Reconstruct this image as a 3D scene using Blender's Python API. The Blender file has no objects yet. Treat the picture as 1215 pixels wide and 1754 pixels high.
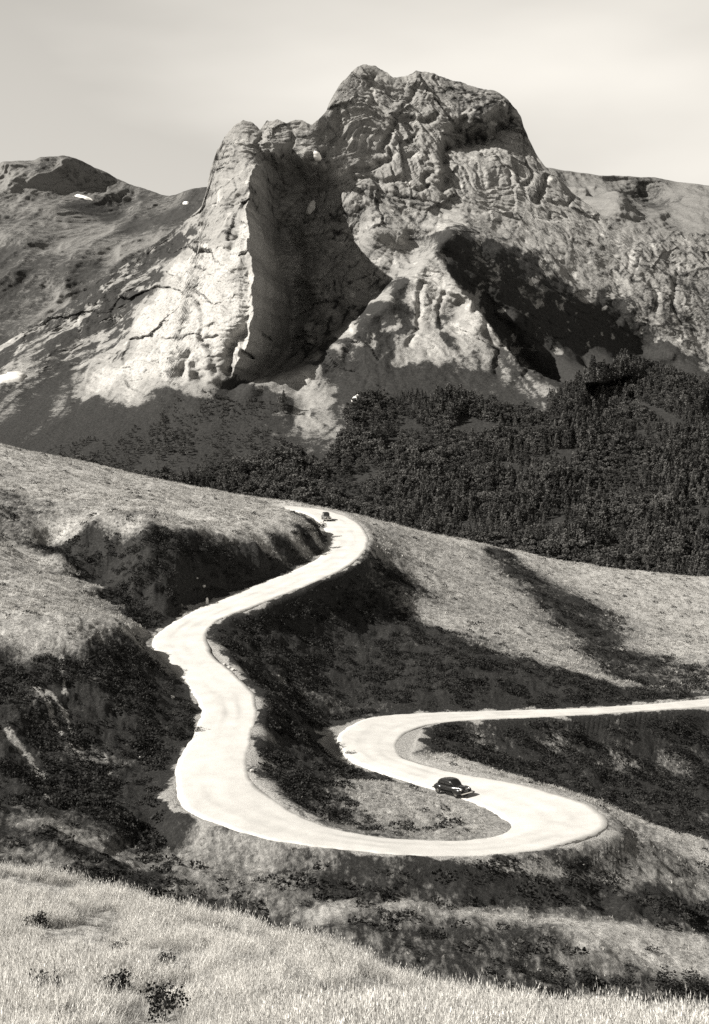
import bpy, bmesh, math, random
import numpy as np
from mathutils import Vector, Matrix

R = math.radians
rng = np.random.default_rng(7)
random.seed(7)
scene = bpy.context.scene
COL = scene.collection

# ------------------------------------------------------------------ camera
FPX, HOR, CX, PW, PH = 2000.0, 720.0, 607.5, 1215.0, 1754.0
cam_d = bpy.data.cameras.new('camera')
cam = bpy.data.objects.new('camera', cam_d)
COL.objects.link(cam)
scene.camera = cam
cam.location = (0, 0, 0)
cam.rotation_euler = (R(90), 0, 0)            # level view camera, the front dropped (lens shift)
cam_d.sensor_fit = 'VERTICAL'
cam_d.sensor_height = 120.0
cam_d.sensor_width = 120.0 * PW / PH
cam_d.lens = 120.0 * FPX / PH
cam_d.shift_y = -(PH / 2 - HOR) / PH
cam_d.clip_start = 0.5
cam_d.clip_end = 60000

# ------------------------------------------------------------------ light
SUN_EL, SUN_AZ = R(38), R(-104)                # azimuth clockwise from the view direction (+Y)
to_sun = Vector((math.sin(SUN_AZ) * math.cos(SUN_EL), math.cos(SUN_AZ) * math.cos(SUN_EL), math.sin(SUN_EL)))
world = bpy.data.worlds.new('World')
scene.world = world
world.use_nodes = True
wn, wl = world.node_tree.nodes, world.node_tree.links
wn.clear()
w_out = wn.new('ShaderNodeOutputWorld')
w_bg = wn.new('ShaderNodeBackground')
sky = wn.new('ShaderNodeTexSky')
sky.sky_type = 'NISHITA'
sky.sun_disc = False
sky.sun_elevation = SUN_EL
sky.sun_rotation = SUN_AZ % (2 * math.pi)
sky.altitude = 1600
sky.air_density = 1.0
sky.dust_density = 2.2
sky.ozone_density = 1.0
# black-and-white film behind an orange filter: the sky's red light only, printed on warm paper
w_sep = wn.new('ShaderNodeSeparateColor')
w_tint = wn.new('ShaderNodeMixRGB'); w_tint.blend_type = 'MULTIPLY'; w_tint.inputs[0].default_value = 1
w_tint.inputs[2].default_value = (1.0, 0.955, 0.875, 1)
# thin high cloud, thickest along the long slanting paths near the horizon
w_tc = wn.new('ShaderNodeTexCoord')
w_map = wn.new('ShaderNodeMapping'); w_map.inputs['Scale'].default_value = (1.3, 1.3, 4.0)
w_map.inputs['Rotation'].default_value = (0, R(28), 0); w_map.inputs['Location'].default_value = (0.9, 0.35, 0.1)
w_noise = wn.new('ShaderNodeTexNoise'); w_noise.inputs['Scale'].default_value = 1.3
w_noise.inputs['Detail'].default_value = 5; w_noise.inputs['Roughness'].default_value = 0.42
w_ramp = wn.new('ShaderNodeMapRange'); w_ramp.inputs[1].default_value = 0.36; w_ramp.inputs[2].default_value = 0.66
w_ramp.inputs[3].default_value = 4.4; w_ramp.inputs[4].default_value = 8.0
w_xyz = wn.new('ShaderNodeSeparateXYZ')
w_sq = wn.new('ShaderNodeMath'); w_sq.operation = 'MULTIPLY'
w_fade = wn.new('ShaderNodeMapRange'); w_fade.interpolation_type = 'SMOOTHSTEP'; w_fade.inputs[1].default_value = 0.06; w_fade.inputs[2].default_value = 0.34
w_fade.inputs[3].default_value = 1.0; w_fade.inputs[4].default_value = 0.03
w_cl = wn.new('ShaderNodeMath'); w_cl.operation = 'MULTIPLY'
w_add = wn.new('ShaderNodeMath'); w_add.operation = 'ADD'
wl.new(sky.outputs[0], w_sep.inputs[0])
wl.new(w_tc.outputs['Generated'], w_map.inputs[0]); wl.new(w_map.outputs[0], w_noise.inputs['Vector'])
wl.new(w_tc.outputs['Generated'], w_xyz.inputs[0])
wl.new(w_xyz.outputs[2], w_sq.inputs[0]); wl.new(w_xyz.outputs[2], w_sq.inputs[1]); wl.new(w_sq.outputs[0], w_fade.inputs[0])
wl.new(w_noise.outputs['Fac'], w_ramp.inputs[0])
wl.new(w_ramp.outputs[0], w_cl.inputs[0]); wl.new(w_fade.outputs[0], w_cl.inputs[1])
wl.new(w_sep.outputs[0], w_add.inputs[0]); wl.new(w_cl.outputs[0], w_add.inputs[1])
wl.new(w_add.outputs[0], w_tint.inputs[1])
wl.new(w_tint.outputs[0], w_bg.inputs[0])
w_bg.inputs[1].default_value = 0.053
wl.new(w_bg.outputs[0], w_out.inputs[0])

sun_d = bpy.data.lights.new('sun', 'SUN')
sun_d.energy = 5.0
sun_d.angle = R(0.5)
sun_d.color = (1.0, 0.965, 0.90)
sun = bpy.data.objects.new('sun', sun_d)
COL.objects.link(sun)
sun.rotation_euler = to_sun.to_track_quat('Z', 'Y').to_euler()
sun.location = (-200, 50, 300)

scene.view_settings.view_transform = 'Standard'
scene.view_settings.look = 'None'
scene.view_settings.gamma = 1
scene.view_settings.exposure = 1.0
scene.view_settings.use_curve_mapping = False
scene.cycles.max_bounces = 4
scene.cycles.diffuse_bounces = 1
scene.cycles.use_denoising = False

# ------------------------------------------------------------------ helpers
def at(px, py, d):
    """a sight line of the photograph met at distance d (metres along the view)"""
    return ((px - CX) / FPX * d, d, -(py - HOR) / FPX * d)

def tag(o, label=None, cat=None, group=None, kind=None):
    if label: o['label'] = label
    if cat: o['category'] = cat
    if group: o['group'] = group
    if kind: o['kind'] = kind
    return o

_perm = np.random.default_rng(3).permutation(256).astype(np.int32)
_perm = np.concatenate([_perm, _perm, _perm])
_ang = np.random.default_rng(4).random(256) * 2 * np.pi
_gx, _gy = np.cos(_ang).astype(np.float32), np.sin(_ang).astype(np.float32)
def perlin(x, y, seed=0):
    x = np.asarray(x, np.float32); y = np.asarray(y, np.float32)
    x = x + np.float32(seed * 17.31); y = y + np.float32(seed * 9.77)
    xi = np.floor(x); yi = np.floor(y)
    xf = x - xi; yf = y - yi
    xi = xi.astype(np.int32) & 255; yi = yi.astype(np.int32) & 255
    u = xf * xf * xf * (xf * (xf * 6 - 15) + 10); v = yf * yf * yf * (yf * (yf * 6 - 15) + 10)
    a = _perm[xi] + yi; b = _perm[xi + 1] + yi
    def g(h, dx, dy):
        h = _perm[h]
        return _gx[h] * dx + _gy[h] * dy
    n00 = g(a, xf, yf); n10 = g(b, xf - 1, yf); n01 = g(a + 1, xf, yf - 1); n11 = g(b + 1, xf - 1, yf - 1)
    nx0 = n00 + u * (n10 - n00); nx1 = n01 + u * (n11 - n01)
    return (nx0 + v * (nx1 - nx0)) * 1.5
def fbm(x, y, wl, octv, gain=0.5, seed=0):
    s = 0; a = 1.0
    for k in range(octv):
        s = s + a * perlin(x / wl, y / wl, seed + k); wl *= 0.5; a *= gain
    return s
def ridged(x, y, wl, octv, gain=0.5, seed=0):
    s = 0; a = 1.0; w = 1.0
    for k in range(octv):
        n = (1 - np.abs(perlin(x / wl, y / wl, seed + k))) ** 2
        s = s + a * n * w; w = np.clip(n * 1.4, 0, 1); wl *= 0.5; a *= gain
    return s
def sstep(a, b, x):
    t = np.clip((x - a) / (b - a), 0, 1)
    return t * t * (3 - 2 * t)

def rbf_fit(P, v, c, lam):
    d = np.sqrt(((P[:, None] - P[None]) ** 2).sum(-1) + c * c)
    n = len(P)
    A = np.zeros((n + 3, n + 3)); A[:n, :n] = -d + np.eye(n) * lam
    A[:n, n] = 1; A[:n, n + 1:] = P; A[n, :n] = 1; A[n + 1:, :n] = P.T
    return np.linalg.solve(A, np.concatenate([v, np.zeros(3)]))
def rbf_eval(P, w, c, Q):
    out = np.zeros(len(Q))
    for i in range(0, len(Q), 20000):
        q = Q[i:i + 20000]
        d = np.sqrt(((q[:, None] - P[None]) ** 2).sum(-1) + c * c)
        out[i:i + 20000] = -d @ w[:len(P)] + w[len(P)] + q @ w[len(P) + 1:]
    return out
def idw(P, v, Q, p=3.0, soft=1.0):
    out = np.zeros(len(Q))
    for i in range(0, len(Q), 20000):
        q = Q[i:i + 20000]
        w = 1 / (((q[:, None] - P[None]) ** 2).sum(-1) + soft * soft) ** (p / 2)
        out[i:i + 20000] = (w @ v) / w.sum(1)
    return out
def upsample(A, ri, ci):
    """bilinear lookup of grid A at fractional rows ri (n) and columns ci (m)"""
    r0 = np.clip(np.floor(ri).astype(int), 0, A.shape[0] - 2); c0 = np.clip(np.floor(ci).astype(int), 0, A.shape[1] - 2)
    fr = (ri - r0)[:, None]; fc = (ci - c0)[None]
    # cubic (Catmull-Rom) along both axes
    def w4(t):
        return (-.5*t+t*t-.5*t**3, 1-2.5*t*t+1.5*t**3, .5*t+2*t*t-1.5*t**3, -.5*t*t+.5*t**3)
    wr = w4(fr); wc = w4(fc); out = 0
    for i in range(4):
        rr = np.clip(r0 + i - 1, 0, A.shape[0] - 1); row = 0
        for j in range(4):
            cc = np.clip(c0 + j - 1, 0, A.shape[1] - 1)
            row = row + wc[j] * A[np.ix_(rr, cc)]
        out = out + wr[i] * row
    return out

def grid_mesh(name, P, mat, attrs=None, smooth=True, flip=False):
    """P: (rows, cols, 3) -> one mesh object"""
    r, c = P.shape[:2]
    me = bpy.data.meshes.new(name)
    idx = np.arange(r * c, dtype=np.int32).reshape(r, c)
    q = np.stack([idx[:-1, :-1], idx[:-1, 1:], idx[1:, 1:], idx[1:, :-1]], -1).reshape(-1, 4)
    if flip: q = q[:, ::-1]
    me.vertices.add(r * c); me.vertices.foreach_set('co', np.ascontiguousarray(P.reshape(-1), dtype=np.float32))
    me.loops.add(q.size); me.loops.foreach_set('vertex_index', np.ascontiguousarray(q.reshape(-1)))
    me.polygons.add(len(q))
    me.polygons.foreach_set('loop_start', np.arange(0, q.size, 4, dtype=np.int32))
    me.polygons.foreach_set('loop_total', np.full(len(q), 4, np.int32))
    me.update(calc_edges=True)
    if smooth: me.polygons.foreach_set('use_smooth', np.ones(len(q), bool))
    for k, a in (attrs or {}).items():
        at_ = me.attributes.new(k, 'FLOAT', 'POINT'); at_.data.foreach_set('value', np.ascontiguousarray(a.reshape(-1), dtype=np.float32))
    me.materials.append(mat)
    o = bpy.data.objects.new(name, me); COL.objects.link(o)
    return o

def mesh_obj(name, verts, faces, mat, parent=None, smooth=False, link=True):
    me = bpy.data.meshes.new(name); me.from_pydata([tuple(v) for v in verts], [], faces); me.update()
    if smooth: me.polygons.foreach_set('use_smooth', [True] * len(me.polygons))
    me.materials.append(mat)
    o = bpy.data.objects.new(name, me)
    if link: COL.objects.link(o)
    if parent: o.parent = parent
    return o

# ------------------------------------------------------------------ materials
TINT = (1.0, 0.975, 0.93)
def grey(v): return (v * TINT[0], v * TINT[1], v * TINT[2], 1)
def new_mat(name, rough=0.9):
    m = bpy.data.materials.new(name); m.use_nodes = True
    b = m.node_tree.nodes['Principled BSDF']; b.inputs['Roughness'].default_value = rough
    b.inputs['Specular IOR Level'].default_value = 0.15
    return m, m.node_tree.nodes, m.node_tree.links, b
def noise_node(n, l, scale, detail=6, rough=0.6, vec=None, stretch=None):
    tc = n.new('ShaderNodeTexCoord'); v = tc.outputs['Object']
    if stretch:
        mp = n.new('ShaderNodeMapping'); mp.inputs['Scale'].default_value = stretch; l.new(v, mp.inputs[0]); v = mp.outputs[0]
    t = n.new('ShaderNodeTexNoise'); t.inputs['Scale'].default_value = scale; t.inputs['Detail'].default_value = detail
    t.inputs['Roughness'].default_value = rough; l.new(v, t.inputs['Vector'])
    return t.outputs['Fac']
def ramp(n, l, fac, stops):
    r = n.new('ShaderNodeValToRGB'); el = r.color_ramp.elements
    while len(el) < len(stops): el.new(0.5)
    for e, (p, v) in zip(el, stops): e.position = p; e.color = grey(v)
    l.new(fac, r.inputs[0]); return r.outputs[0]
def mix(n, l, fac, a, b):
    m = n.new('ShaderNodeMixRGB')
    if isinstance(fac, float): m.inputs[0].default_value = fac
    else: l.new(fac, m.inputs[0])
    l.new(a, m.inputs[1]); l.new(b, m.inputs[2]); return m.outputs[0]
def mathn(n, l, op, a, b, clamp=False):
    m = n.new('ShaderNodeMath'); m.operation = op; m.use_clamp = clamp
    for i, x in enumerate((a, b)):
        if isinstance(x, (int, float)): m.inputs[i].default_value = x
        else: l.new(x, m.inputs[i])
    return m.outputs[0]
def attr(n, name):
    a = n.new('ShaderNodeAttribute'); a.attribute_name = name; return a.outputs['Fac']
def bump(n, l, b, h, dist, strength=0.6):
    bp = n.new('ShaderNodeBump'); bp.inputs['Strength'].default_value = strength; bp.inputs['Distance'].default_value = dist
    l.new(h, bp.inputs['Height']); l.new(bp.outputs[0], b.inputs['Normal'])
def plain(name, v, rough=0.8, spec=0.2, metal=0.0, var=0.25, scale=3.0):
    m, n, l, b = new_mat(name, rough)
    b.inputs['Specular IOR Level'].default_value = spec; b.inputs['Metallic'].default_value = metal
    l.new(ramp(n, l, noise_node(n, l, scale), [(0.3, v * (1 - var)), (0.7, v * (1 + var))]), b.inputs['Base Color'])
    return m

def hill_material():
    m, n, l, b = new_mat('hill_ground')
    fine = noise_node(n, l, 3.1, 8, 0.75)
    mid = noise_node(n, l, 0.35, 6, 0.65)
    strk = noise_node(n, l, 1.0, 6, 0.7, stretch=(2.2, 0.7, 2.2))
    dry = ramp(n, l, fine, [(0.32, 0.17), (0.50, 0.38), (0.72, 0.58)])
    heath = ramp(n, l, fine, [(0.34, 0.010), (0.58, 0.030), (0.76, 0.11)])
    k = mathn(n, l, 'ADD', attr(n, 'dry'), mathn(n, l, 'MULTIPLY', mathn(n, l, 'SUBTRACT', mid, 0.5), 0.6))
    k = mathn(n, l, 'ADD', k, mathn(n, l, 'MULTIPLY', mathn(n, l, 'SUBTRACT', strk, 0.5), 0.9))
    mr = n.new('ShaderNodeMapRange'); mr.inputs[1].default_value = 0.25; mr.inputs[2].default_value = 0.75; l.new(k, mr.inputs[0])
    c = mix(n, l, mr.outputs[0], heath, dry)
    grav = ramp(n, l, noise_node(n, l, 5.0, 8, 0.7), [(0.3, 0.17), (0.7, 0.42)])
    g = mathn(n, l, 'ADD', attr(n, 'gravel'), mathn(n, l, 'MULTIPLY', mathn(n, l, 'SUBTRACT', fine, 0.5), 1.6))
    mg = n.new('ShaderNodeMapRange'); mg.inputs[1].default_value = 0.35; mg.inputs[2].default_value = 0.7; l.new(g, mg.inputs[0])
    c = mix(n, l, mg.outputs[0], c, grav)
    l.new(c, b.inputs['Base Color'])
    bump(n, l, b, fine, 0.5, 0.7)
    return m
def road_material():
    m, n, l, b = new_mat('pale_road')
    a = ramp(n, l, noise_node(n, l, 0.33, 8, 0.68), [(0.3, 0.37), (0.7, 0.60)])
    f = ramp(n, l, noise_node(n, l, 9.0, 6, 0.7), [(0.3, 0.36), (0.7, 0.60)])
    t = n.new('ShaderNodeMapRange'); t.inputs[3].default_value = 0.0; t.inputs[4].default_value = 0.75
    l.new(attr(n, 'track'), t.inputs[0])
    c = mix(n, l, 0.4, a, f)
    dk = n.new('ShaderNodeRGB'); dk.outputs[0].default_value = grey(0.24)
    c = mix(n, l, t.outputs[0], c, dk.outputs[0])
    l.new(c, b.inputs['Base Color'])
    bump(n, l, b, noise_node(n, l, 12, 5, 0.7), 0.05, 0.4)
    return m
def rock_material(name, lo, hi, veg_lo, veg_hi, s=1.0):
    m, n, l, b = new_mat(name)
    f = noise_node(n, l, 0.07 * s, 9, 0.68)
    f2 = noise_node(n, l, 0.3 * s, 6, 0.7)
    rock = ramp(n, l, f, [(0.30, lo), (0.68, hi)])
    rock2 = ramp(n, l, f2, [(0.32, lo * 0.7), (0.62, hi * 1.05)])
    rock = mix(n, l, 0.45, rock, rock2)
    cx_ = n.new('ShaderNodeCombineXYZ'); l.new(attr(n, 'beds'), cx_.inputs[0])
    bt = n.new('ShaderNodeTexNoise'); bt.inputs['Scale'].default_value = 0.16; bt.inputs['Detail'].default_value = 6; bt.inputs['Roughness'].default_value = 0.7; l.new(cx_.outputs[0], bt.inputs['Vector'])
    rock = mix(n, l, 0.35, rock, ramp(n, l, bt.outputs['Fac'], [(0.3, lo * .7), (0.66, hi * 1.1)]))
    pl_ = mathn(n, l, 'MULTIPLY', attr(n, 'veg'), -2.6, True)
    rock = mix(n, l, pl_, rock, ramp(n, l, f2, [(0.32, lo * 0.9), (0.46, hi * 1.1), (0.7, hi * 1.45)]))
    veg = ramp(n, l, f2, [(0.3, veg_lo), (0.7, veg_hi)])
    k = mathn(n, l, 'ADD', attr(n, 'veg'), mathn(n, l, 'MULTIPLY', mathn(n, l, 'SUBTRACT', f2, 0.5), 0.9))
    k = mathn(n, l, 'ADD', k, mathn(n, l, 'MULTIPLY', mathn(n, l, 'SUBTRACT', f, 0.5), 1.0))
    mr = n.new('ShaderNodeMapRange'); mr.inputs[1].default_value = 0.38; mr.inputs[2].default_value = 0.62; l.new(k, mr.inputs[0])
    l.new(mix(n, l, mr.outputs[0], rock, veg), b.inputs['Base Color'])
    bump(n, l, b, f2, 4.0 / s, 0.5)
    return m

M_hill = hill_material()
M_road = road_material()
M_rock = rock_material('limestone_and_turf', 0.12, 0.31, 0.014, 0.042)
M_far = rock_material('far_rock_and_turf', 0.09, 0.21, 0.022, 0.050, 0.6)

# ================================================================== LARGE STRUCTURE
# ------------------------------------------------------------------ the road's line: cross sections seen in the photograph, climbing at a steady grade
SEC = [((1330,1186),(1330,1198)),((1260,1192),(1260,1206)),
 ((1200,1198),(1200,1211)),((1100,1207),(1100,1217)),((1000,1213),(1000,1224)),((900,1216),(900,1229)),((800,1219),(800,1233)),
 ((700,1222),(728,1242)),((635,1229),(690,1258)),((592,1247),(680,1279)),((578,1272),(690,1297)),((606,1302),(710,1305)),((682,1333),(775,1322)),
 ((745,1352),(835,1332)),((805,1372),(915,1348)),((850,1393),(1000,1375)),((868,1416),(1046,1412)),((845,1432),(950,1451)),((780,1440),(800,1466)),
 ((680,1437),(680,1463)),((600,1425),(575,1453)),((530,1405),(478,1440)),((480,1378),(395,1418)),((440,1345),(320,1385)),((426,1310),(300,1318)),
 ((430,1270),(325,1272)),((441,1220),(345,1225)),((434,1188),(335,1195)),((408,1157),(310,1160)),((372,1132),(275,1125)),((352,1095),(257,1094)),
 ((366,1067),(300,1065)),((402,1050),(350,1036)),((480,1021),(405,1014)),((540,996),(470,990)),((590,973),(528,966)),((620,950),(552,948)),
 ((631,925),(562,925)),((622,905),(553,904)),((600,887),(540,889)),((560,874),(528,879)),((512,868),(494,872)),((490,866),(478,869))]
CAMBER = {15:.15, 16:.25, 17:.45, 18:.6, 19:.6, 20:.5, 21:.35, 22:.2}   # outer edge raised on the near curve
sec = np.array(SEC, float); cen = sec.mean(1); nS = len(sec)
zr = np.zeros(nS); i0 = 13
zr[i0] = -(cen[i0, 1] - HOR) / FPX * 111.0
def _pt(i, z):
    d = -z * FPX / (cen[i, 1] - HOR); return np.array([(cen[i, 0] - CX) / FPX * d, d])
for i in list(range(i0 + 1, nS)) + list(range(i0 - 1, -1, -1)):
    j, g = (i - 1, 0.072) if i > i0 else (i + 1, -0.05)
    z = zr[j]
    for _ in range(40):
        z = .5 * z + .5 * (zr[j] + g * np.linalg.norm(_pt(i, z) - _pt(j, zr[j])))
    zr[i] = z
ea, eb = [], []
for i in range(nS):
    za, zb = zr[i], zr[i] + CAMBER.get(i, 0)
    ea.append(at(*sec[i, 0], -za * FPX / (sec[i, 0, 1] - HOR))); eb.append(at(*sec[i, 1], -zb * FPX / (sec[i, 1, 1] - HOR)))
ea, eb = np.array(ea), np.array(eb)
def catmull(P, n):
    out = []; m = len(P)
    for i in range(m - 1):
        p0, p1, p2, p3 = P[max(i-1,0)], P[i], P[i+1], P[min(i+2,m-1)]
        for k in range(n):
            t = k / n
            out.append(.5*((2*p1)+(-p0+p2)*t+(2*p0-5*p1+4*p2-p3)*t*t+(-p0+3*p1-3*p2+p3)*t**3))
    out.append(P[-1]); return np.array(out)
EA, EB = catmull(ea, 18), catmull(eb, 18)
def _soft(E, k=5):
    ker = np.ones(2*k+1) / (2*k+1)
    return np.stack([np.convolve(np.pad(E[:, a], k, mode='edge'), ker, 'valid') for a in range(3)], 1)
EA, EB = _soft(_soft(EA)), _soft(_soft(EB))
RC = (EA + EB) / 2
ROADS = np.concatenate([[0], np.cumsum(np.linalg.norm(np.diff(RC[:, :2], axis=0), axis=1))])

# ------------------------------------------------------------------ the near hills: measured points (sight line x, y, distance, dry-grass cover)
K = []
def pts(cov, *lst):
    for p in lst: K.append((*at(*p[:3]), p[3] if len(p) > 3 else cov))
def raw(cov, *lst):
    for x, y, z in lst: K.append((x, y, z, cov))
# slope under the camera and the grassy knoll in front
raw(.9, (0,0,-1.7), (-6,2,-2.2), (6,2,-2.6), (-9,0,-1.6), (9,0,-2.8), (0,10,-6.6), (-6,10,-6.4), (6,10,-6.9))
pts(.92, (-150,1754,24), (0,1754,24), (200,1754,23.5), (400,1754,23), (600,1760,22.5), (800,1775,22), (1000,1785,21.5), (1215,1790,21), (1380,1795,20.5))
pts(.9, (-150,1620,35), (0,1620,35), (200,1640,34), (400,1660,32), (600,1700,29.5), (800,1745,26.5), (1000,1768,24))
pts(.9, (-200,1450,53), (-100,1472,51), (0,1495,50), (150,1533,47.5), (300,1568,44.5), (450,1600,42), (600,1650,38), (750,1706,33), (880,1738,29), (1000,1752,27), (1215,1758,25.5), (1380,1760,25))
# behind the knoll's edge it falls into the gully
pts(.2, (-150,1560,58), (0,1600,58), (200,1640,56), (400,1700,53), (600,1760,50), (800,1830,45), (1000,1880,41), (1215,1900,39))
# gully floor and humps below the road
pts(.26, (480,1610,72.5), (540,1640,70), (680,1600,73.5), (760,1620,72.5), (860,1600,74), (720,1680,67), (900,1690,68), (850,1720,66))
pts(.26, (420,1570,76), (560,1600,73), (700,1630,71), (620,1680,67), (800,1680,68), (900,1640,72), (1000,1700,69), (1100,1690,71), (1215,1700,72))
pts(1.0, (560,1548,77.5), (700,1546,78.5), (820,1566,77.5), (950,1580,77), (1080,1600,77.5), (1200,1640,78))
pts(.8, (1000,1600,75.5), (1150,1640,76), (1330,1660,80))
pts(.2, (470,1585,75), (600,1582,74.6), (330,1600,72), (520,1572,75.8), (400,1610,71), (450,1640,69))
pts(.08, (660,1535,80.8), (740,1535,81), (850,1535,81.7), (950,1540,82.5), (1000,1545,82.8), (1100,1550,84.5), (1150,1555,85.8), (850,1520,82.6), (1000,1525,84.5), (1130,1535,87.5), (760,1515,82.2))
pts(.06, (700,1553,79.5), (800,1548,80), (900,1556,80.4), (1050,1556,83), (1200,1570,87), (620,1530,80.5), (380,1560,77), (440,1560,77), (320,1556,76))
pts(.55, (700,1497,83), (780,1478,85), (900,1497,84.5), (1050,1510,88), (1200,1522,93), (1330,1530,97))
pts(.12, (600,1500,82.5), (560,1490,83), (660,1520,81.3))
pts(.52, (340,1440,89), (450,1460,87), (550,1480,84.5), (350,1500,82), (450,1525,79.5), (330,1530,78.5), (560,1470,86))
pts(.45, (850,1478,86.5), (1000,1470,90), (1100,1450,95), (1200,1480,97), (1100,1480,92), (950,1478,89))
# left flank under the spur: rough heather bank down to the road, its dark cover also painting in shade
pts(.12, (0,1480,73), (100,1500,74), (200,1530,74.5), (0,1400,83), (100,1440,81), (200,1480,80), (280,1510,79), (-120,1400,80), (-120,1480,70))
pts(.55, (60,1400,84), (150,1440,83), (240,1490,81.5), (60,1480,76))
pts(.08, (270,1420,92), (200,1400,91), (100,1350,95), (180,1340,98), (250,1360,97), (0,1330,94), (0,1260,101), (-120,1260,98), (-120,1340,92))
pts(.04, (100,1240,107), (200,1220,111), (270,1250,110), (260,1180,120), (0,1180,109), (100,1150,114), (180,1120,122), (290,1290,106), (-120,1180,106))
pts(.40, (130,1290,102), (80,1210,107.5))
pts(.85, (-150,1100,116), (0,1098,118), (60,1095,119.5), (110,1093,121), (170,1082,126), (205,1074,131), (235,1080,138))
pts(.06, (240,1095,139), (225,1100,133), (190,1100,126), (110,1112,119.5), (0,1115,116.5))
# spur top
pts(.9, (0,930,165), (-150,900,165), (0,1000,145), (-150,1000,142), (100,1000,153), (60,1050,132), (150,1050,141), (60,960,166))
pts(.7, (100,950,168), (150,1000,160), (200,1040,153), (240,1070,147))
# gully behind the spur and the long cutting above the upper road, heather cover darkening it in place of shade
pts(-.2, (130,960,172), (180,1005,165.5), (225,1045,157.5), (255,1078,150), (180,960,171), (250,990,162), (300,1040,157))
pts(.8, (80,926,180), (140,905,178), (200,911,174), (250,912,170), (340,914,177), (420,914,187), (470,911,194), (500,907,201), (530,898,211), (545,893,220), (546,888,232))
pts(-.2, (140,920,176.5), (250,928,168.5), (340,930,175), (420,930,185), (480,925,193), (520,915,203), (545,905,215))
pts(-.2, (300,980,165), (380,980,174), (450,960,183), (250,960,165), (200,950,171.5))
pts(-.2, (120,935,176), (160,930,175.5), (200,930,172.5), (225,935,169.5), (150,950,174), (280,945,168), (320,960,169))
# hill top
pts(1.0, (110,895,184), (170,897,177), (230,903,173), (300,905,176), (380,906,186), (440,905,193), (485,902,200), (515,896,208))
pts(.85, (250,870,200), (100,850,205), (400,880,220), (470,890,225), (200,880,187), (320,890,195), (330,860,225), (200,835,228), (-150,760,230))
pts(.35, (30,880,186), (60,905,180), (0,850,195), (100,890,185), (0,900,178), (-150,850,190))
pts(.85, (-200,715,265), (-100,738,264), (0,763,262), (100,783,262), (200,804,262), (300,826,263), (400,847,265), (450,856,266), (500,863,268))
# right hill
pts(.55, (645,893,250), (640,905,235), (650,925,222), (640,945,210))
pts(.8, (700,904,256), (800,924,263), (900,944,270), (1000,962,277), (1100,976,284), (1215,991,292), (1330,1004,300), (1450,1015,305))
pts(.7, (700,950,232), (760,1000,214), (800,960,243), (850,1020,220), (900,1080,200), (760,1060,194), (950,1120,187), (1040,1165,172))
pts(.12, (660,980,205), (640,1030,190), (600,1000,186), (560,1030,178), (700,1080,182), (620,1080,176), (560,1100,166))
pts(.15, (850,945,261), (900,985,247), (960,1030,231), (1010,1080,216), (1060,1130,200), (1100,1165,182), (1128,1190,165))
pts(.78, (1000,1000,258), (1100,1050,240), (1215,1080,232), (1330,1080,236), (1215,1020,268), (1000,985,266), (1150,1110,212))
pts(.35, (1215,1150,190), (1190,1180,172), (1330,1150,190), (1160,1170,180))
# slopes below the upper road, cut above the lower road; dark cover adds the shade they lack
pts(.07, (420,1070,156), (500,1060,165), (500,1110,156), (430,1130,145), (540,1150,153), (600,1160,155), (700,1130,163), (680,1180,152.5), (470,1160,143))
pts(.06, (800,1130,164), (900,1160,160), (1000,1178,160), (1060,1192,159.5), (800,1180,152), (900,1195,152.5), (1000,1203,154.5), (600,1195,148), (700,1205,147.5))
pts(.4, (500,1192,143), (540,1200,143.5), (590,1205,146))
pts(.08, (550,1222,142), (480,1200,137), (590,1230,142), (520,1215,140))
# spur between the upper road and the hairpin
pts(.08, (450,1180,125.5), (500,1225,126), (545,1262,124.5), (582,1297,121.5), (470,1195,125))
pts(.10, (470,1260,115), (520,1290,113), (560,1320,111), (600,1335,112), (500,1330,105), (480,1340,101))
pts(.3, (560,1385,98), (620,1400,97), (520,1370,99))
# island inside the loop, with its hollow
pts(.62, (640,1345,107.5), (720,1362,105.5), (600,1370,101), (640,1395,98.5), (700,1385,101), (800,1385,102), (820,1405,97.5), (840,1415,94.5), (780,1425,91.5))
pts(.42, (720,1418,95.5), (690,1405,98), (750,1410,97))
# outside of the loop and the gully beyond
pts(.75, (760,1306,120), (820,1318,117.5), (900,1338,114), (980,1360,110.5), (1060,1388,106), (1130,1415,103), (1215,1448,101), (1330,1490,100))
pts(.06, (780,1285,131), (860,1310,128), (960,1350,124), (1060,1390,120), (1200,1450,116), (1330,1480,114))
pts(.12, (740,1266,134), (800,1262,139), (900,1262,142.5), (1000,1262,145), (1100,1262,148), (1200,1258,152), (900,1300,136.5), (1000,1315,137.5), (1100,1330,139), (1200,1355,139), (1330,1355,143), (1330,1240,160))  # heather-dark cover stands in for shade on this gentle bank
pts(.4, (950,1285,141), (1050,1300,142), (1150,1310,144), (860,1282,138))
pts(.4, (1080,1420,101), (1120,1440,98.5))
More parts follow.
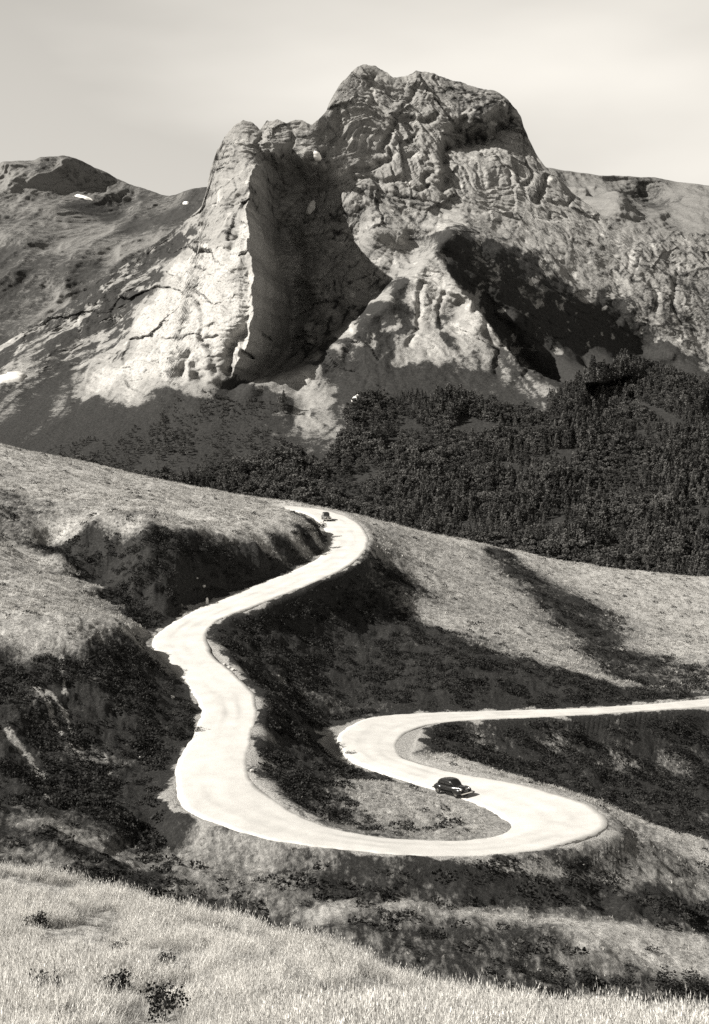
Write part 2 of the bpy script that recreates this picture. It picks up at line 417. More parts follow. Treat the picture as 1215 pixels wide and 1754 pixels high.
# ground falling away behind the crests
raw(.3, (-150,330,-25), (-90,310,-22), (-40,310,-32), (0,300,-36), (40,305,-45), (90,330,-58), (150,340,-65),
    (-200,430,-80), (-60,430,-85), (60,430,-95), (200,430,-105), (-250,560,-150), (0,560,-150), (250,560,-160),
    (-330,760,-200), (0,760,-200), (330,760,-200), (-400,980,-215), (0,980,-215), (400,980,-215))
K = np.array(K)
near_road = np.min(np.linalg.norm(K[:, None, :2] - RC[None, ::4, :2], axis=-1), axis=1)
K = K[near_road > 3.2]
RS = np.arange(4, len(RC) - 3, 5)
RP = np.concatenate([EA[RS], EB[RS]])
KP = np.concatenate([K[:, :2], RP[:, :2]]); KZ = np.concatenate([K[:, 2], RP[:, 2] - 0.02])
W_h = rbf_fit(KP, KZ, 1.5, 0.05)

t_in = np.linspace(-0.33, 0.33, 700)
t_cols = np.concatenate([np.linspace(-0.62, -0.34, 40), t_in, np.linspace(0.34, 0.62, 40)])
d_rows = [1.2]
while d_rows[-1] < 1000:
    d = d_rows[-1]
    d_rows.append(d + (max(0.04 * d, 0.3) if d < 14 else 0.0042 * d if d < 330 else 0.03 * d))
d_rows = np.array(d_rows)
cr = np.linspace(0, len(d_rows) - 1, 260); cc = np.linspace(0, len(t_cols) - 1, 230)
dc = np.interp(cr, np.arange(len(d_rows)), d_rows); tcn = np.interp(cc, np.arange(len(t_cols)), t_cols)
Qc = np.stack([(tcn[None] * dc[:, None]).ravel(), np.repeat(dc, len(tcn))], 1)
Hc = rbf_eval(KP, W_h, 1.5, Qc).reshape(len(dc), len(tcn))
qw = Qc + np.stack([fbm(Qc[:, 0], Qc[:, 1], 14, 3, .5, 31), fbm(Qc[:, 0], Qc[:, 1], 14, 3, .5, 41)], 1) * 2.2
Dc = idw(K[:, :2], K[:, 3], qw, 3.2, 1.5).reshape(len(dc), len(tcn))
ri = np.arange(len(d_rows)) / (len(d_rows) - 1) * (len(dc) - 1); ci = np.arange(len(t_cols)) / (len(t_cols) - 1) * (len(tcn) - 1)
NX = t_cols[None] * d_rows[:, None]; NY = np.repeat(d_rows[:, None], len(t_cols), 1)
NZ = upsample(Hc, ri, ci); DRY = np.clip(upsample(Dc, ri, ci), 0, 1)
def road_query(X, Y):
    """distance outside the road's edge (negative on it) and the road's height there"""
    e = np.full(X.shape, 99.0); zz = np.zeros(X.shape)
    P = np.stack([X, Y], 1); C2 = RC[:, :2]
    for i in range(0, len(P), 8000):
        q = P[i:i + 8000]
        k = np.argmin(((q[:, None] - C2[None]) ** 2).sum(-1), axis=1)
        ax = EB[k, :2] - EA[k, :2]; w = np.linalg.norm(ax, axis=1)
        t = ((q - EA[k, :2]) * ax).sum(1) / (w * w)
        tt = np.clip(t, -0.3, 1.3)
        off = np.linalg.norm(q - C2[k], axis=1)
        e[i:i + 8000] = np.maximum((np.abs(t - .5) - .5) * w, off - w * .5 - 0.8)
        zz[i:i + 8000] = EA[k, 2] + (EB[k, 2] - EA[k, 2]) * np.clip(tt, 0, 1)
    return e, zz
ck = np.min(np.stack([((Qc - RC[i, :2]) ** 2).sum(1) for i in range(0, len(RC), 6)]), axis=0) ** .5
near = upsample(ck.reshape(len(dc), len(tcn)), ri, ci) < 16
E_ = np.full(NX.shape, 99.0); ZR = np.zeros(NX.shape)
E_[near], ZR[near] = road_query(NX[near], NY[near])
open_ = sstep(0.3, 4.0, E_)
far_fade = 1 - sstep(300, 420, NY)
steep = np.hypot(np.gradient(NZ, axis=0) / np.gradient(NY, axis=0), np.gradient(NZ, axis=1) / np.maximum(np.gradient(NX, axis=1), .01))
rough = (1 - DRY) * 0.9 + 0.22 + np.clip(steep - .35, 0, .6) * 0.9
bumps = fbm(NX, NY, 11, 3, .5, 5) * 0.45 + fbm(NX, NY, 2.6, 4, .62, 11) * 0.30 + (ridged(NX + fbm(NX, NY, 6, 2, .5, 3) * 2, NY, 5.5, 3, .5, 21) - .8) * 0.30
NZ = NZ + bumps * rough * open_ * far_fade * sstep(12, 30, NY)
NZ = NZ + fbm(NX, NY, 30, 2, .5, 61) * 0.5 * open_ * far_fade * sstep(45, 70, NY)
w_r = 1 - sstep(0.0, 2.2, E_)
NZ = NZ * (1 - w_r) + (ZR - 0.03) * w_r
NZ = NZ - 0.16 * (1 - sstep(-0.75, -0.15, E_))
GRAV = np.clip(1.0 - sstep(0.0, 0.8, E_ + 0.25 + fbm(NX, NY, 3.0, 3, .6, 51) * 0.9), 0, 1) * 0.85
# gravel shoulder widens on the outside of the left-hand curves
for px, py, d, r in ((435,1300,104.5,3.0), (447,1345,98.5,2.6), (440,1250,112,2.4), (438,1200,121,2.2), (395,1140,133,2.6), (360,1105,142,2.6), (470,1372,95,2.2), (1000,1385,107,3), (940,1356,111,2.6), (850,1327,115,2.5), (640,925,216,3), (632,945,206,2.5)):
    x, y, _ = at(px, py, d)
    GRAV = np.maximum(GRAV, 0.8 * np.exp(-((NX - x) ** 2 + (NY - y) ** 2) / r ** 2))
def ground_at(X, Y):
    """height, dry cover and slope of the near hills under given points"""
    fr = np.interp(Y, d_rows, np.arange(len(d_rows))); fc = np.interp(X / Y, t_cols, np.arange(len(t_cols)))
    r0 = np.clip(fr.astype(int), 0, len(d_rows) - 2); c0 = np.clip(fc.astype(int), 0, len(t_cols) - 2); a = fr - r0; b = fc - c0
    def s(A): return (A[r0, c0] * (1 - a) * (1 - b) + A[r0 + 1, c0] * a * (1 - b) + A[r0, c0 + 1] * (1 - a) * b + A[r0 + 1, c0 + 1] * a * b)
    return s(NZ), s(DRY), s(E_)

def hit(px, py, d0=20, d1=330):
    """where a sight line of the photograph meets the near hills"""
    d = np.arange(d0, d1, .15); X = (px - CX) / FPX * d; z = -(py - HOR) / FPX * d
    g = ground_at(X, d)[0]; k = np.argmax(g > z)
    return Vector((X[k], d[k], g[k]))

# worn tracks and bare scars
for ln, w_, st, d0 in ([[(62,1180),(90,1230),(110,1260),(135,1290)],.35,.9,90], [[(82,1185),(115,1235),(142,1288)],.3,.8,90], [[(104,1105),(108,1150),(112,1190)],.25,.7,90], [[(180,1290),(188,1330)],.3,.6,80], [[(10,1250),(40,1290),(70,1330),(85,1370)],.5,.7,80],
        [[(470,1360),(500,1378),(530,1396),(545,1402)],.35,.9,80], [[(780,1472),(860,1484),(940,1496),(1040,1506),(1200,1518)],.7,.55,76], [[(1060,1400),(1110,1425),(1150,1445)],.3,.6,90], [[(800,1312),(900,1338),(1000,1366),(1100,1402),(1200,1442)],.8,.55,95], [[(860,1296),(980,1340)],.3,.4,95]):
    q = [hit(*p, d0) for p in ln]
    dm = np.full(NX.shape, 99.0)
    for p0, p1 in zip(q[:-1], q[1:]):
        e_ = np.array([p1.x - p0.x, p1.y - p0.y]); t_ = np.clip(((NX - p0.x) * e_[0] + (NY - p0.y) * e_[1]) / max(e_ @ e_, .01), 0, 1)
        dm = np.minimum(dm, np.hypot(NX - p0.x - t_ * e_[0], NY - p0.y - t_ * e_[1]))
    GRAV = np.maximum(GRAV, st * np.exp(-((dm + fbm(NX, NY, 2, 2, .5, 55) * .3) / w_) ** 2))
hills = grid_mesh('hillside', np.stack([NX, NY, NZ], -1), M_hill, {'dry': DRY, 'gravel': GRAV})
tag(hills, kind='structure')
# ------------------------------------------------------------------ the road itself
nc = 15
us = np.concatenate([[-0.02], np.linspace(0, 1, nc - 2), [1.02]])
side = (EB - EA); wid = np.linalg.norm(side[:, :2], axis=1)
jA = fbm(ROADS, ROADS * 0, 5, 5, .7, 71) * 0.20 + 0.02; jB = fbm(ROADS, ROADS * 0 + 40, 5, 5, .7, 73) * 0.20 + 0.02
P = np.zeros((len(RC), nc, 3)); TR = np.zeros((len(RC), nc))
for j, u in enumerate(us):
    uu = -jA / wid + (1 + (jA + jB) / wid) * u
    P[:, j] = EA + side * uu[:, None]
    P[:, j, 2] += 0.05 * (1 - (2 * u - 1) ** 2) + fbm(P[:, j, 0], P[:, j, 1], 5, 2, .5, 81) * 0.02
    x_m = (u - .5) * wid
    TR[:, j] = 0
    for off in (0.36, 0.64): TR[:, j] += np.exp(-((u - off - fbm(ROADS, ROADS * 0, 30, 2, .5, 91) * .08) / .055) ** 2) * .45
    TR[:, j] += (1 if j in (0, nc - 1) else .35 if j in (1, nc - 2) else 0) * .5
P[:, 0, 2] -= .30; P[:, -1, 2] -= .30; P[:, 1, 2] -= .02; P[:, -2, 2] -= .02
TR = np.clip(TR * (0.6 + fbm(P[..., 0], P[..., 1], 6, 3, .5, 95)), 0, 1)
road = grid_mesh('road', P, M_road, {'track': TR}, flip=True)
tag(road, kind='structure')

# ------------------------------------------------------------------ the massif: relief measured from the photograph (x, y, distance)
SKY_M = [(-260,760,1780),(-120,670,1800),(0,592,1810),(60,556,1815),(120,520,1830),(200,462,1845),(270,412,1845),(330,368,1835),(346,352,1830),(354,326,1835),(360,292,1840),(372,255,1855),(386,232,1870),
 (402,212,1880),(416,204,1885),(432,210,1890),(446,222,1895),(456,206,1900),(475,203,1905),(490,208,1910),(508,204,1920),(522,207,1918),(532,214,1920),(545,204,1928),(560,190,1942),(570,166,1960),(584,143,1985),
 (600,127,2010),(612,115,2030),(626,110,2040),(645,114,2055),(664,127,2070),(674,133,2070),(684,131,2060),(700,128,2060),(714,122,2060),(735,125,2070),(760,132,2080),(790,140,2095),(820,150,2110),(848,158,2120),
 (868,170,2130),(884,186,2135),(893,200,2130),(898,218,2125),(908,240,2130),(920,264,2135),(934,284,2140),(950,296,2145),(970,315,2150),(990,336,2150),(1030,366,2140),(1070,388,2140),(1120,394,2160),(1215,402,2180),(1330,415,2010),(1500,440,2010)]
MC = [ # valley side under the forest
 (-300,1040,900),(0,1040,900),(300,1040,900),(607,1040,900),(900,1050,900),(1215,1060,900),(1500,1060,900),
 (-300,930,1060),(0,930,1060),(300,930,1060),(607,930,1070),(900,930,1070),(1215,930,1070),(1500,930,1070),
 (0,840,1200),(200,840,1200),(400,840,1210),(607,830,1230),(800,830,1230),(1000,830,1230),(1215,830,1230),(1450,830,1230),
 (0,760,1330),(120,755,1340),(250,770,1320),(400,760,1330),(540,790,1290),(700,760,1330),(860,760,1330),(1000,750,1340),(1215,750,1350),(1400,740,1350),
 (-150,740,1420),(0,715,1440),(100,700,1450),(200,700,1430),(300,700,1410),(400,700,1400),(470,700,1400),(540,745,1350),(600,700,1410),(700,690,1430),(850,690,1430),(1000,680,1440),(1100,710,1420),(1215,710,1470),(1400,700,1450),
 # left turf slope
 (-150,700,1560),(0,650,1590),(100,640,1600),(60,680,1520),(150,600,1670),(200,560,1720),(100,580,1720),(260,480,1780),(180,500,1790),(0,620,1690),(300,425,1810),
 # buttress: left outline, face, right edge
 (165,650,1540),(200,605,1590),(240,530,1660),(270,480,1700),(305,440,1740),(335,390,1775),(352,345,1800),
 (180,668,1490),(240,675,1455),(300,660,1440),(310,625,1455),(330,650,1445),(365,640,1450),(395,650,1455),
 (230,610,1530),(260,560,1575),(300,580,1520),(300,500,1610),(340,520,1560),(340,590,1490),(330,455,1650),(370,560,1500),(370,470,1590),(370,400,1670),(400,610,1475),(400,520,1520),(400,440,1600),(400,350,1700),
 (370,300,1790),(385,260,1830),(410,240,1850),(440,245,1860),(415,290,1770),(470,265,1870),(500,240,1895),(480,225,1895),(520,270,1887),(540,240,1908),(550,280,1895),
 # shaded hollow
 (470,292,1900),(490,310,1925),(520,305,1935),(480,360,1925),(480,440,1900),(480,520,1860),(470,590,1800),(450,625,1740),(520,400,1925),(530,480,1895),(520,560,1840),(500,615,1770),
 (560,330,1925),(570,420,1885),(590,480,1855),(560,540,1820),(610,400,1880),(630,450,1835),(655,455,1810),(600,520,1815),(545,590,1770),(540,350,1940),
 # pyramid spur
 (770,394,1692),(755,412,1668),
 (690,500,1625),(650,550,1585),(600,600,1535),(560,640,1500),(700,540,1590),(730,470,1622),(720,520,1592),(705,580,1550),(690,615,1520),(740,500,1606),(760,480,1606),(760,540,1585),(790,520,1605),(810,530,1595),(830,545,1580),(770,590,1535),(820,590,1535),(740,620,1505),(660,620,1505),(620,640,1490),(570,665,1470),(510,660,1490),(525,700,1420),
 (420,655,1478),(450,650,1488),(478,646,1498),(450,675,1440),(490,680,1430),(400,662,1462),(520,662,1475),(540,685,1435),(435,652,1484),(465,648,1494),
 (840,630,1505),(780,650,1480),(700,655,1470),(900,665,1465),
 # shaded slope behind the spur
 (0,1040,900)]
def wall(px, py):
    """general lie of the upper wall and of the slabs under it"""
    b = 1850 + (min(px, 950) - 560) * .2 + max(px - 950, 0) * .35
    return b + (330 - py) * .55 if py < 330 else b - (py - 330) * .9
WALL = [(575,170,0),(600,160,0),(625,140,0),(650,160,5),(590,215,0),(620,200,0),(620,250,0),(580,260,0),(600,300,0),(640,300,0),(670,170,6),(690,150,0),(700,175,0),(660,220,0),(680,200,0),(668,250,0),(690,225,4),
 (720,200,0),(715,240,0),(735,265,-6),(700,290,0),(740,310,-8),(720,325,-4),(690,320,0),(755,200,-4),(780,165,-4),(820,170,-6),(800,205,-14),(825,207,-20),(845,190,-14),
 (770,248,22),(772,275,18),(770,300,10),(755,285,-8),(792,238,40),(822,236,46),(800,272,10),(862,188,-4),(864,214,20),(842,230,40),(885,205,20),(850,262,6),(890,240,14),(830,310,0),(870,300,0),(905,290,6),(930,310,8),(880,262,4),
 (600,345,10),(650,345,0),(700,360,0),(640,400,10),(690,400,0),(700,450,0),(730,420,0),(690,460,0),(760,370,0),(800,350,0),(860,350,0),(850,390,0),(920,360,0),(980,370,0),(900,410,0),(960,420,0),(1020,430,0),(1060,420,0),(1100,430,0),(1200,440,0),(1330,450,0),
 (980,470,10),(1050,470,10),(1075,520,0),(1100,540,0),(1150,610,0),(1100,490,0),(1160,500,0),(1215,520,0),(1330,540,0),(1080,530,0),(1130,560,0),(1180,590,0),(1215,620,0),(1330,640,0)]
MC = MC + [(x, y, wall(x, y) + e) for x, y, e in WALL]
SKY_M = [(x, y, d if x < 540 or x > 1240 else wall(x, y) + (x > 870) * min((x - 870) * .8, 30)) for x, y, d in SKY_M]
def dense(l_, k):
    l_ = np.array(l_, float); t = np.arange(len(l_)); u = np.linspace(0, len(l_) - 1, (len(l_) - 1) * k + 1)
    return [tuple(np.interp(q, t, l_[:, a]) for a in range(3)) for q in u]
L_EDGE = [(441,283,1742),(432,318,1690),(425,362,1638),(430,412,1588),(436,468,1543),(437,520,1503),(433,560,1479),(424,600,1462),(402,638,1450)]
L_DEEP = [168,210,247,277,302,312,306,283,205]   # how far the hollow's left wall runs back behind the buttress edge
P_EDGE = [(740,430,1648),(718,452,1642),(700,470,1636),(660,508,1618),(620,545,1598),(580,580,1565),(540,615,1535),(503,640,1510)]
P_BACK = [(716,440,1790),(694,459,1778),(652,496,1790),(612,531,1795),(572,566,1785),(532,602,1760),(500,625,1720)]
MC = MC + dense(L_EDGE, 9) + dense(P_EDGE, 3) + dense(P_BACK, 3)
def pull(p):
    """the upper wall swings round to face the afternoon side"""
    x, y, d = p
    if y < 335 and 360 < x < 1100 and not (y > 283 and x < 575):
        d -= 40 * float(sstep(372, 545, x)) if x < 552 else 0
    return (x, y, d)
P_RIDGE = [(740,430,1648),(762,450,1628),(785,490,1592),(812,522,1578),(838,552,1555),(860,585,1540),(890,620,1515),(940,645,1495),(990,662,1482),(1035,656,1488),(1075,642,1500),(1130,652,1512),(1215,674,1525),(1330,690,1535)]
R_DEEP = [20,30,45,60,75,80,85,75,60,40,40,40,40,40]     # the step down behind the spur's crest
def lee(px, py):
    """the even turf slope on the lee side of the spur"""
    return 1457 / (1 - .65 * (px - CX) / FPX - .5 * (HOR - py) / FPX) - max(py - 600, 0) * 1.2
LEE = [(800,440),(820,470),(850,430),(850,500),(880,550),(900,470),(900,540),(920,600),(950,500),(960,560),(1000,520),(1000,600),(1010,635),(1035,514),(1050,560),(1058,545),(1060,620),(1100,600),(1135,632),(950,630),(1085,622),(875,450),(925,480),(980,508)]
MC = MC + dense(P_RIDGE, 4) + [(x, y, lee(x, y)) for x, y in LEE]
PB = [at(*p) for p in dense(P_RIDGE, 4)]; PD = np.interp(np.linspace(0, 13, len(PB)), np.arange(14), R_DEEP)
LB = [at(*p) for p in dense(L_EDGE, 9)]; LD = np.interp(np.linspace(0, 8, len(LB)), np.arange(9), L_DEEP)
MC = np.array([at(*pull(p)) for p in MC] + [(x + 13, y + g, z) for (x, y, z), g in zip(LB, LD)] + [(x + 6, y + g * .5, z) for (x, y, z), g in zip(LB, LD)] + [(x - 5, y + 3, z) for x, y, z in LB] + [(x - 13, y + 9, z) for x, y, z in LB] + [(x - 9, y - 1, z) for x, y, z in PB[2:]] + [(x + 9, y + g, z - 2) for (x, y, z), g in zip(PB, PD)]); SM = np.array([at(*pull(p)) for p in SKY_M])
MP = np.concatenate([MC, SM])
ZS = 1.0
W_m = rbf_fit(MP[:, [0, 2]], MP[:, 1], 2.5, 0.3)
mx = np.sort(np.concatenate([np.linspace(-820, 860, 930), np.linspace(-158.3, -112.3, 110)])); nr = 600
ztop = np.interp(mx, SM[:, 0], SM[:, 2])
ztop = ztop + fbm(mx, mx * 0, 60, 5, .55, 101) * 4.0 * sstep(-330, -200, mx) + fbm(mx, mx * 0, 9, 3, .6, 107) * 1.5
zbot = -175.0
v = np.linspace(0, 1, nr) ** 0.9
cmx = np.sort(np.concatenate([np.linspace(-820, 860, 400), np.linspace(-161.1, -108.1, 50)])); cz = np.linspace(-180, 640, 260)
Yc = rbf_eval(MP[:, [0, 2]], W_m, 2.5, np.stack(np.meshgrid(cmx, cz), -1).reshape(-1, 2)).reshape(len(cz), len(cmx))
MX = np.repeat(mx[None], nr, 0); MZ = zbot + (ztop - zbot)[None] * v[:, None]
def bil(A, gx, gz, X, Z):
    fx = np.interp(X, gx, np.arange(len(gx))); fz = np.interp(Z, gz, np.arange(len(gz)))
    i = np.minimum(fx.astype(int), len(gx) - 2); j = np.minimum(fz.astype(int), len(gz) - 2); a = fx - i; b = fz - j
    return A[j, i] * (1 - a) * (1 - b) + A[j, i + 1] * a * (1 - b) + A[j + 1, i] * (1 - a) * b + A[j + 1, i + 1] * a * b
MY = bil(Yc, cmx, cz, MX, MZ)
# cover: turf (1) or bare rock (0), where the mountain has it
VG = [(1,[(0,760),(120,750),(250,760),(400,760),(540,800),(700,760),(860,760),(1000,750),(1215,750),(300,690),(400,690),(460,690),(600,690),(700,690),(850,690),(1000,690),(1100,700),(1215,700),(0,840),(300,840),(600,840),(900,840),(1215,840),(200,720)]),
 (.8,[(100,640),(60,680),(150,600),(200,560),(100,590),(260,490),(180,510),(0,630),(300,425),(150,700),(220,690),(50,720),(180,540)]),
 (.5,[(60,640),(130,620),(80,580),(200,600),(30,690),(90,720),(120,660)]),
 (.3,[(10,650),(30,640)]),
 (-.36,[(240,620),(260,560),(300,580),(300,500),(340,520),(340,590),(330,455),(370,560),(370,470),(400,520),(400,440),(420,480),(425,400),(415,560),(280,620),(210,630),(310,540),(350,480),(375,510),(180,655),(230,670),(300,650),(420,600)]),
 (.34,[(404,466),(390,398),(412,338)]),
 (.25,[(370,300),(385,260),(410,240),(440,245),(470,250),(500,240),(540,240),(575,170),(625,140),(700,175),(760,200)]),
 (.15,[(600,160),(620,200),(620,250),(600,300),(660,220),(680,170),(720,240),(735,265),(700,300),(830,260),(880,260),(905,290),(850,310),(940,320)]),
 (.42,[(780,165),(820,170),(850,190),(800,205),(830,200)]),
 (.2,[(640,400),(690,400),(700,450),(760,370),(850,350),(900,370),(980,370),(850,390),(920,410),(980,430),(1020,460),(1060,420)]),
 (.38,[(600,345),(650,345),(700,370),(740,390),(680,350)]),
 (.35,[(1020,425),(1100,490),(1160,500),(1130,560),(1180,590),(1215,520),(1100,430),(1200,440),(1060,480),(1215,600)]),
 (.1,[(960,470),(1010,500),(1080,440)]),
 (.6,[(500,700),(560,725),(540,765),(520,745),(580,705),(490,730)]),
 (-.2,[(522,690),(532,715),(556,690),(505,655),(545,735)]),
 (.85,[(680,490),(650,520),(622,553),(590,588),(560,612),(620,580),(650,580),(680,560),(690,640),(640,630),(580,640),(540,632),(720,640),(760,640),(800,650),(840,655)]),
 (.75,[(660,540),(640,570),(600,600),(620,610),(660,600),(560,620),(680,640),(600,650),(640,650),(700,650),(760,650),(770,570)]),
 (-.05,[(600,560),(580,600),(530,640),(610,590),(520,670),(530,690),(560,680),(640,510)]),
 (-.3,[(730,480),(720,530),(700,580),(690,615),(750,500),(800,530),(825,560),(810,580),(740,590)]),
 (.45,[(770,545),(780,620),(830,620),(870,640),(920,650),(840,680),(950,670),(880,600)]),
 (.9,[(790,430),(800,470),(850,440),(850,520),(870,560),(900,470),(900,540),(920,600),(950,500),(960,560),(1000,520),(1000,600),(1040,520),(1050,560),(1060,620),(1100,600),(1140,630),(1000,640),(1060,650),(1180,650),(950,630),(1085,622),(1100,640),(930,560),(980,610),(1035,640),(880,500),(1020,555)]),
 (.5,[(840,460),(830,450),(900,505),(930,480)])]
BASE = np.stack([MX, MY, MZ], -1)[::2, ::2]
BPX, BPY = CX + BASE[..., 0] / BASE[..., 1] * FPX, HOR - BASE[..., 2] / BASE[..., 1] * FPX
def sheet_pt(px, py):
    """where a sight line first meets the massif"""
    d = (BPX - px) ** 2 + (BPY - py) ** 2
    d = np.where(d < 25, BASE[..., 1] * 1e-3 + d * .01, 1e6 + d)
    return BASE.reshape(-1, 3)[np.argmin(d)]
vp, vv = [], []
for val, l_ in VG:
    for p in l_:
        q = sheet_pt(*p); vp.append((q[0], q[2])); vv.append(val)
vp = np.array(vp); vv = np.array(vv)
VGc = idw(vp, vv, np.stack(np.meshgrid(cmx, cz), -1).reshape(-1, 2), 3.5, 8).reshape(len(cz), len(cmx))
wx = fbm(MX, MZ, 60, 3, .5, 201) * 16; wz = fbm(MX, MZ, 60, 3, .5, 211) * 16
VEG = bil(VGc, cmx, cz, MX + wx, MZ + wz)
# rock ribs showing through the turf on the left slope run with the beds
sa, sb = MX * .84 + MZ * .54, -MX * .54 + MZ * .84
VEG = VEG - np.clip(fbm(sa, sb * 7, 130, 4, .6, 221), 0, 1) * .75 * (1 - sstep(-330, -230, MX)) * sstep(40, 90, MZ)
VEG = VEG - np.clip(fbm(MX, MZ, 26, 4, .65, 227) - .25, 0, 1) * .9 * sstep(60, 110, MZ)
VEG = VEG + (cracks_ := (1 - np.abs(perlin((MX + wz) / 22, (MZ + wx) / 30, 225))) ** 5) * .28 * sstep(-.3, .2, VEG)
slope_c = np.gradient(MY, axis=0) / np.maximum(np.gradient(MZ, axis=0), .05)
rockm = np.clip(1.15 - VEG, 0.42, 1)
low = sstep(-60, 80, MZ)
rockm = rockm * (0.12 + 0.88 * low)
# folded strata: beds bent by a slow warp, stepping the face in and out
wildness = 14 + 62 * sstep(330, 400, MZ) * sstep(-60, 20, MX) * (1 - sstep(230, 300, MX))
fold = MZ * 0.9 + MX * 0.42 * sstep(-150, 50, MX) + MX * .15 + fbm(MX, MZ, 190, 3, .45, 301) * wildness
bed = fbm(fold, MX * 0.12 + MZ * .04, 26, 5, .62, 311)
rdg = ridged(MX + wx, MZ * 0.6 + wz, 120, 5, .5, 321)
crag = ridged(MX + wz, MZ * .8 + wx, 30, 4, .55, 341)
def ledge(t):
    f = t - np.floor(t); return np.where(f < .8, f / .8, (1 - f) / .2)
def cracks(x, y, wl, seed, p=7): return (1 - np.abs(perlin(x / wl, y / wl, seed))) ** p
gate = sstep(-.25, .35, fbm(MX, MZ, 80, 2, .5, 411))
def facets(u, w, size, seed):
    """broken blocks: each cell of a jittered grid is a flat face with a tilt of its own"""
    u = u / size; w = w / size; iu = np.floor(u).astype(np.int32); iw = np.floor(w).astype(np.int32)
    best = np.full(u.shape, 1e9, np.float32); out = np.zeros(u.shape, np.float32)
    for a_ in (-1, 0, 1):
        for b_ in (-1, 0, 1):
            h1 = _perm[(_perm[(iu + a_ + seed) & 255] + iw + b_) & 511]; h2 = _perm[h1 + 37]; h3 = _perm[h2 + 91]; h4 = _perm[h3 + 13]
            cu = iu + a_ + h1 / 255.0; cw = iw + b_ + h2 / 255.0
            d = (u - cu) ** 2 + (w - cw) ** 2
            m_ = d < best; best = np.where(m_, d, best)
            out = np.where(m_, (u - cu) * (h3 / 127.5 - 1) + (w - cw) * (h4 / 127.5 - 1) + (h1 / 255.0 - .5) * .5, out)
    return out * size
al, ac = MX * .92 - MZ * .39 + wx * .5, fold + wz * .5          # along and across the beds
disp = -(rdg - 1.0) * 3.5 - bed * 2.6 - fbm(MX, MZ, 6, 2, .6, 351) * 0.5
slab = 1 - .6 * sstep(20, 80, MX) * (1 - sstep(310, 350, MZ))
disp += (facets(al * .6, ac, 62, 11) * .24 + facets(al * .4, ac, 24, 23) * .15) * slab + facets(al * .4, ac, 9.5, 37) * .20 * (.4 + .6 * slab)
disp += (ledge(fold / 17 + fbm(MX, MZ, 40, 2, .5, 415) * .35) - .5) * 3.6 * (.35 + .65 * gate) + (ledge(fold / 6.2 + fbm(MX, MZ, 25, 2, .5, 417) * .3) - .5) * 1.1
disp += (cracks(MX + wz, (MZ + wx) * .45, 38, 421, 12) * 2.6 + cracks(MX + wx * .6, MZ * .6 + wz * .6, 17, 423, 9) * 0.9) * (.3 + .7 * gate) + cracks(fold, MX * .08, 24, 425, 12) * 3.2 + cracks(fold + wx * .2, MX * .1, 10, 427, 8) * 1.5
rills = ridged(MX * 1.0 + MZ * .5 + wx, MZ * .25 + wz, 38, 4, .55, 431)
disp += (rills - .9) * 7 * np.clip(VEG, 0, 1) * sstep(20, 70, MZ) + fbm(MX, MZ, 14, 3, .6, 433) * 2.2 * np.clip(VEG, 0, 1)
# clefts, overhangs and bedding joints that can be followed on the face (line, width, depth in metres)
CLEFTS = [([(745,201),(722,206),(700,200),(682,209),(668,228),(656,258),(672,264),(662,276),(636,286),(604,290)],5,15),
 ([(698,208),(712,226),(702,238),(722,254),(736,266),(722,280),(744,290),(727,301),(736,313)],4.5,13),
 ([(736,313),(720,327),(700,319),(688,306),(662,313),(640,302),(610,304)],4.5,12), ([(680,210),(690,232),(676,250),(690,270),(712,262)],3.5,9),
 ([(800,205),(780,225),(766,252),(764,280),(770,302),(764,322)],6,22), ([(870,208),(848,224),(820,236),(790,240),(772,250)],9,26), ([(896,214),(880,205),(862,196),(850,206)],6,14),
 ([(710,150),(700,175),(690,190),(680,205)],4,8), ([(640,128),(630,150),(640,175),(660,190)],4,7), ([(575,180),(580,210),(570,240),(556,262)],5,10), ([(548,230),(552,255),(560,285)],5,10),
 ([(450,225),(445,250),(452,275)],4,9), ([(493,212),(500,240),(490,268)],4,8), ([(935,300),(930,325),(922,345)],5,12), ([(985,335),(975,352),(950,345)],4,8), ([(880,262),(905,275),(915,300),(900,320)],4,8), ([(850,262),(870,290),(880,315)],3,6),
 ([(310,640),(318,610),(330,605),(340,640)],9,22), ([(388,640),(395,600),(410,575),(434,560)],5,16), ([(340,520),(352,545),(348,580),(362,600)],4,9), ([(362,640),(368,610),(360,590)],4,8),
 ([(395,380),(405,400),(392,425)],6,12), ([(410,330),(400,350),(405,370)],5,10), ([(385,475),(400,462),(425,470)],5,9),
 ([(600,300),(640,330),(700,352),(760,372),(800,384)],4,8), ([(590,318),(640,345),(700,368),(760,396)],4,8), ([(640,322),(700,340),(770,355),(830,362)],3.5,7), ([(700,395),(735,400),(765,385)],3.5,7),
 ([(830,548),(845,580),(860,600),(850,640)],6,14), ([(760,500),(750,530),(762,560)],4,8), ([(700,590),(715,560),(712,530),(722,490)],4,8), ([(900,560),(880,600),(900,640)],5,10),
 ([(1010,420),(1035,428),(1050,440)],5,8), ([(1100,470),(1130,500),(1125,530)],4,7), ([(1160,480),(1150,520),(1170,550)],4,7)]
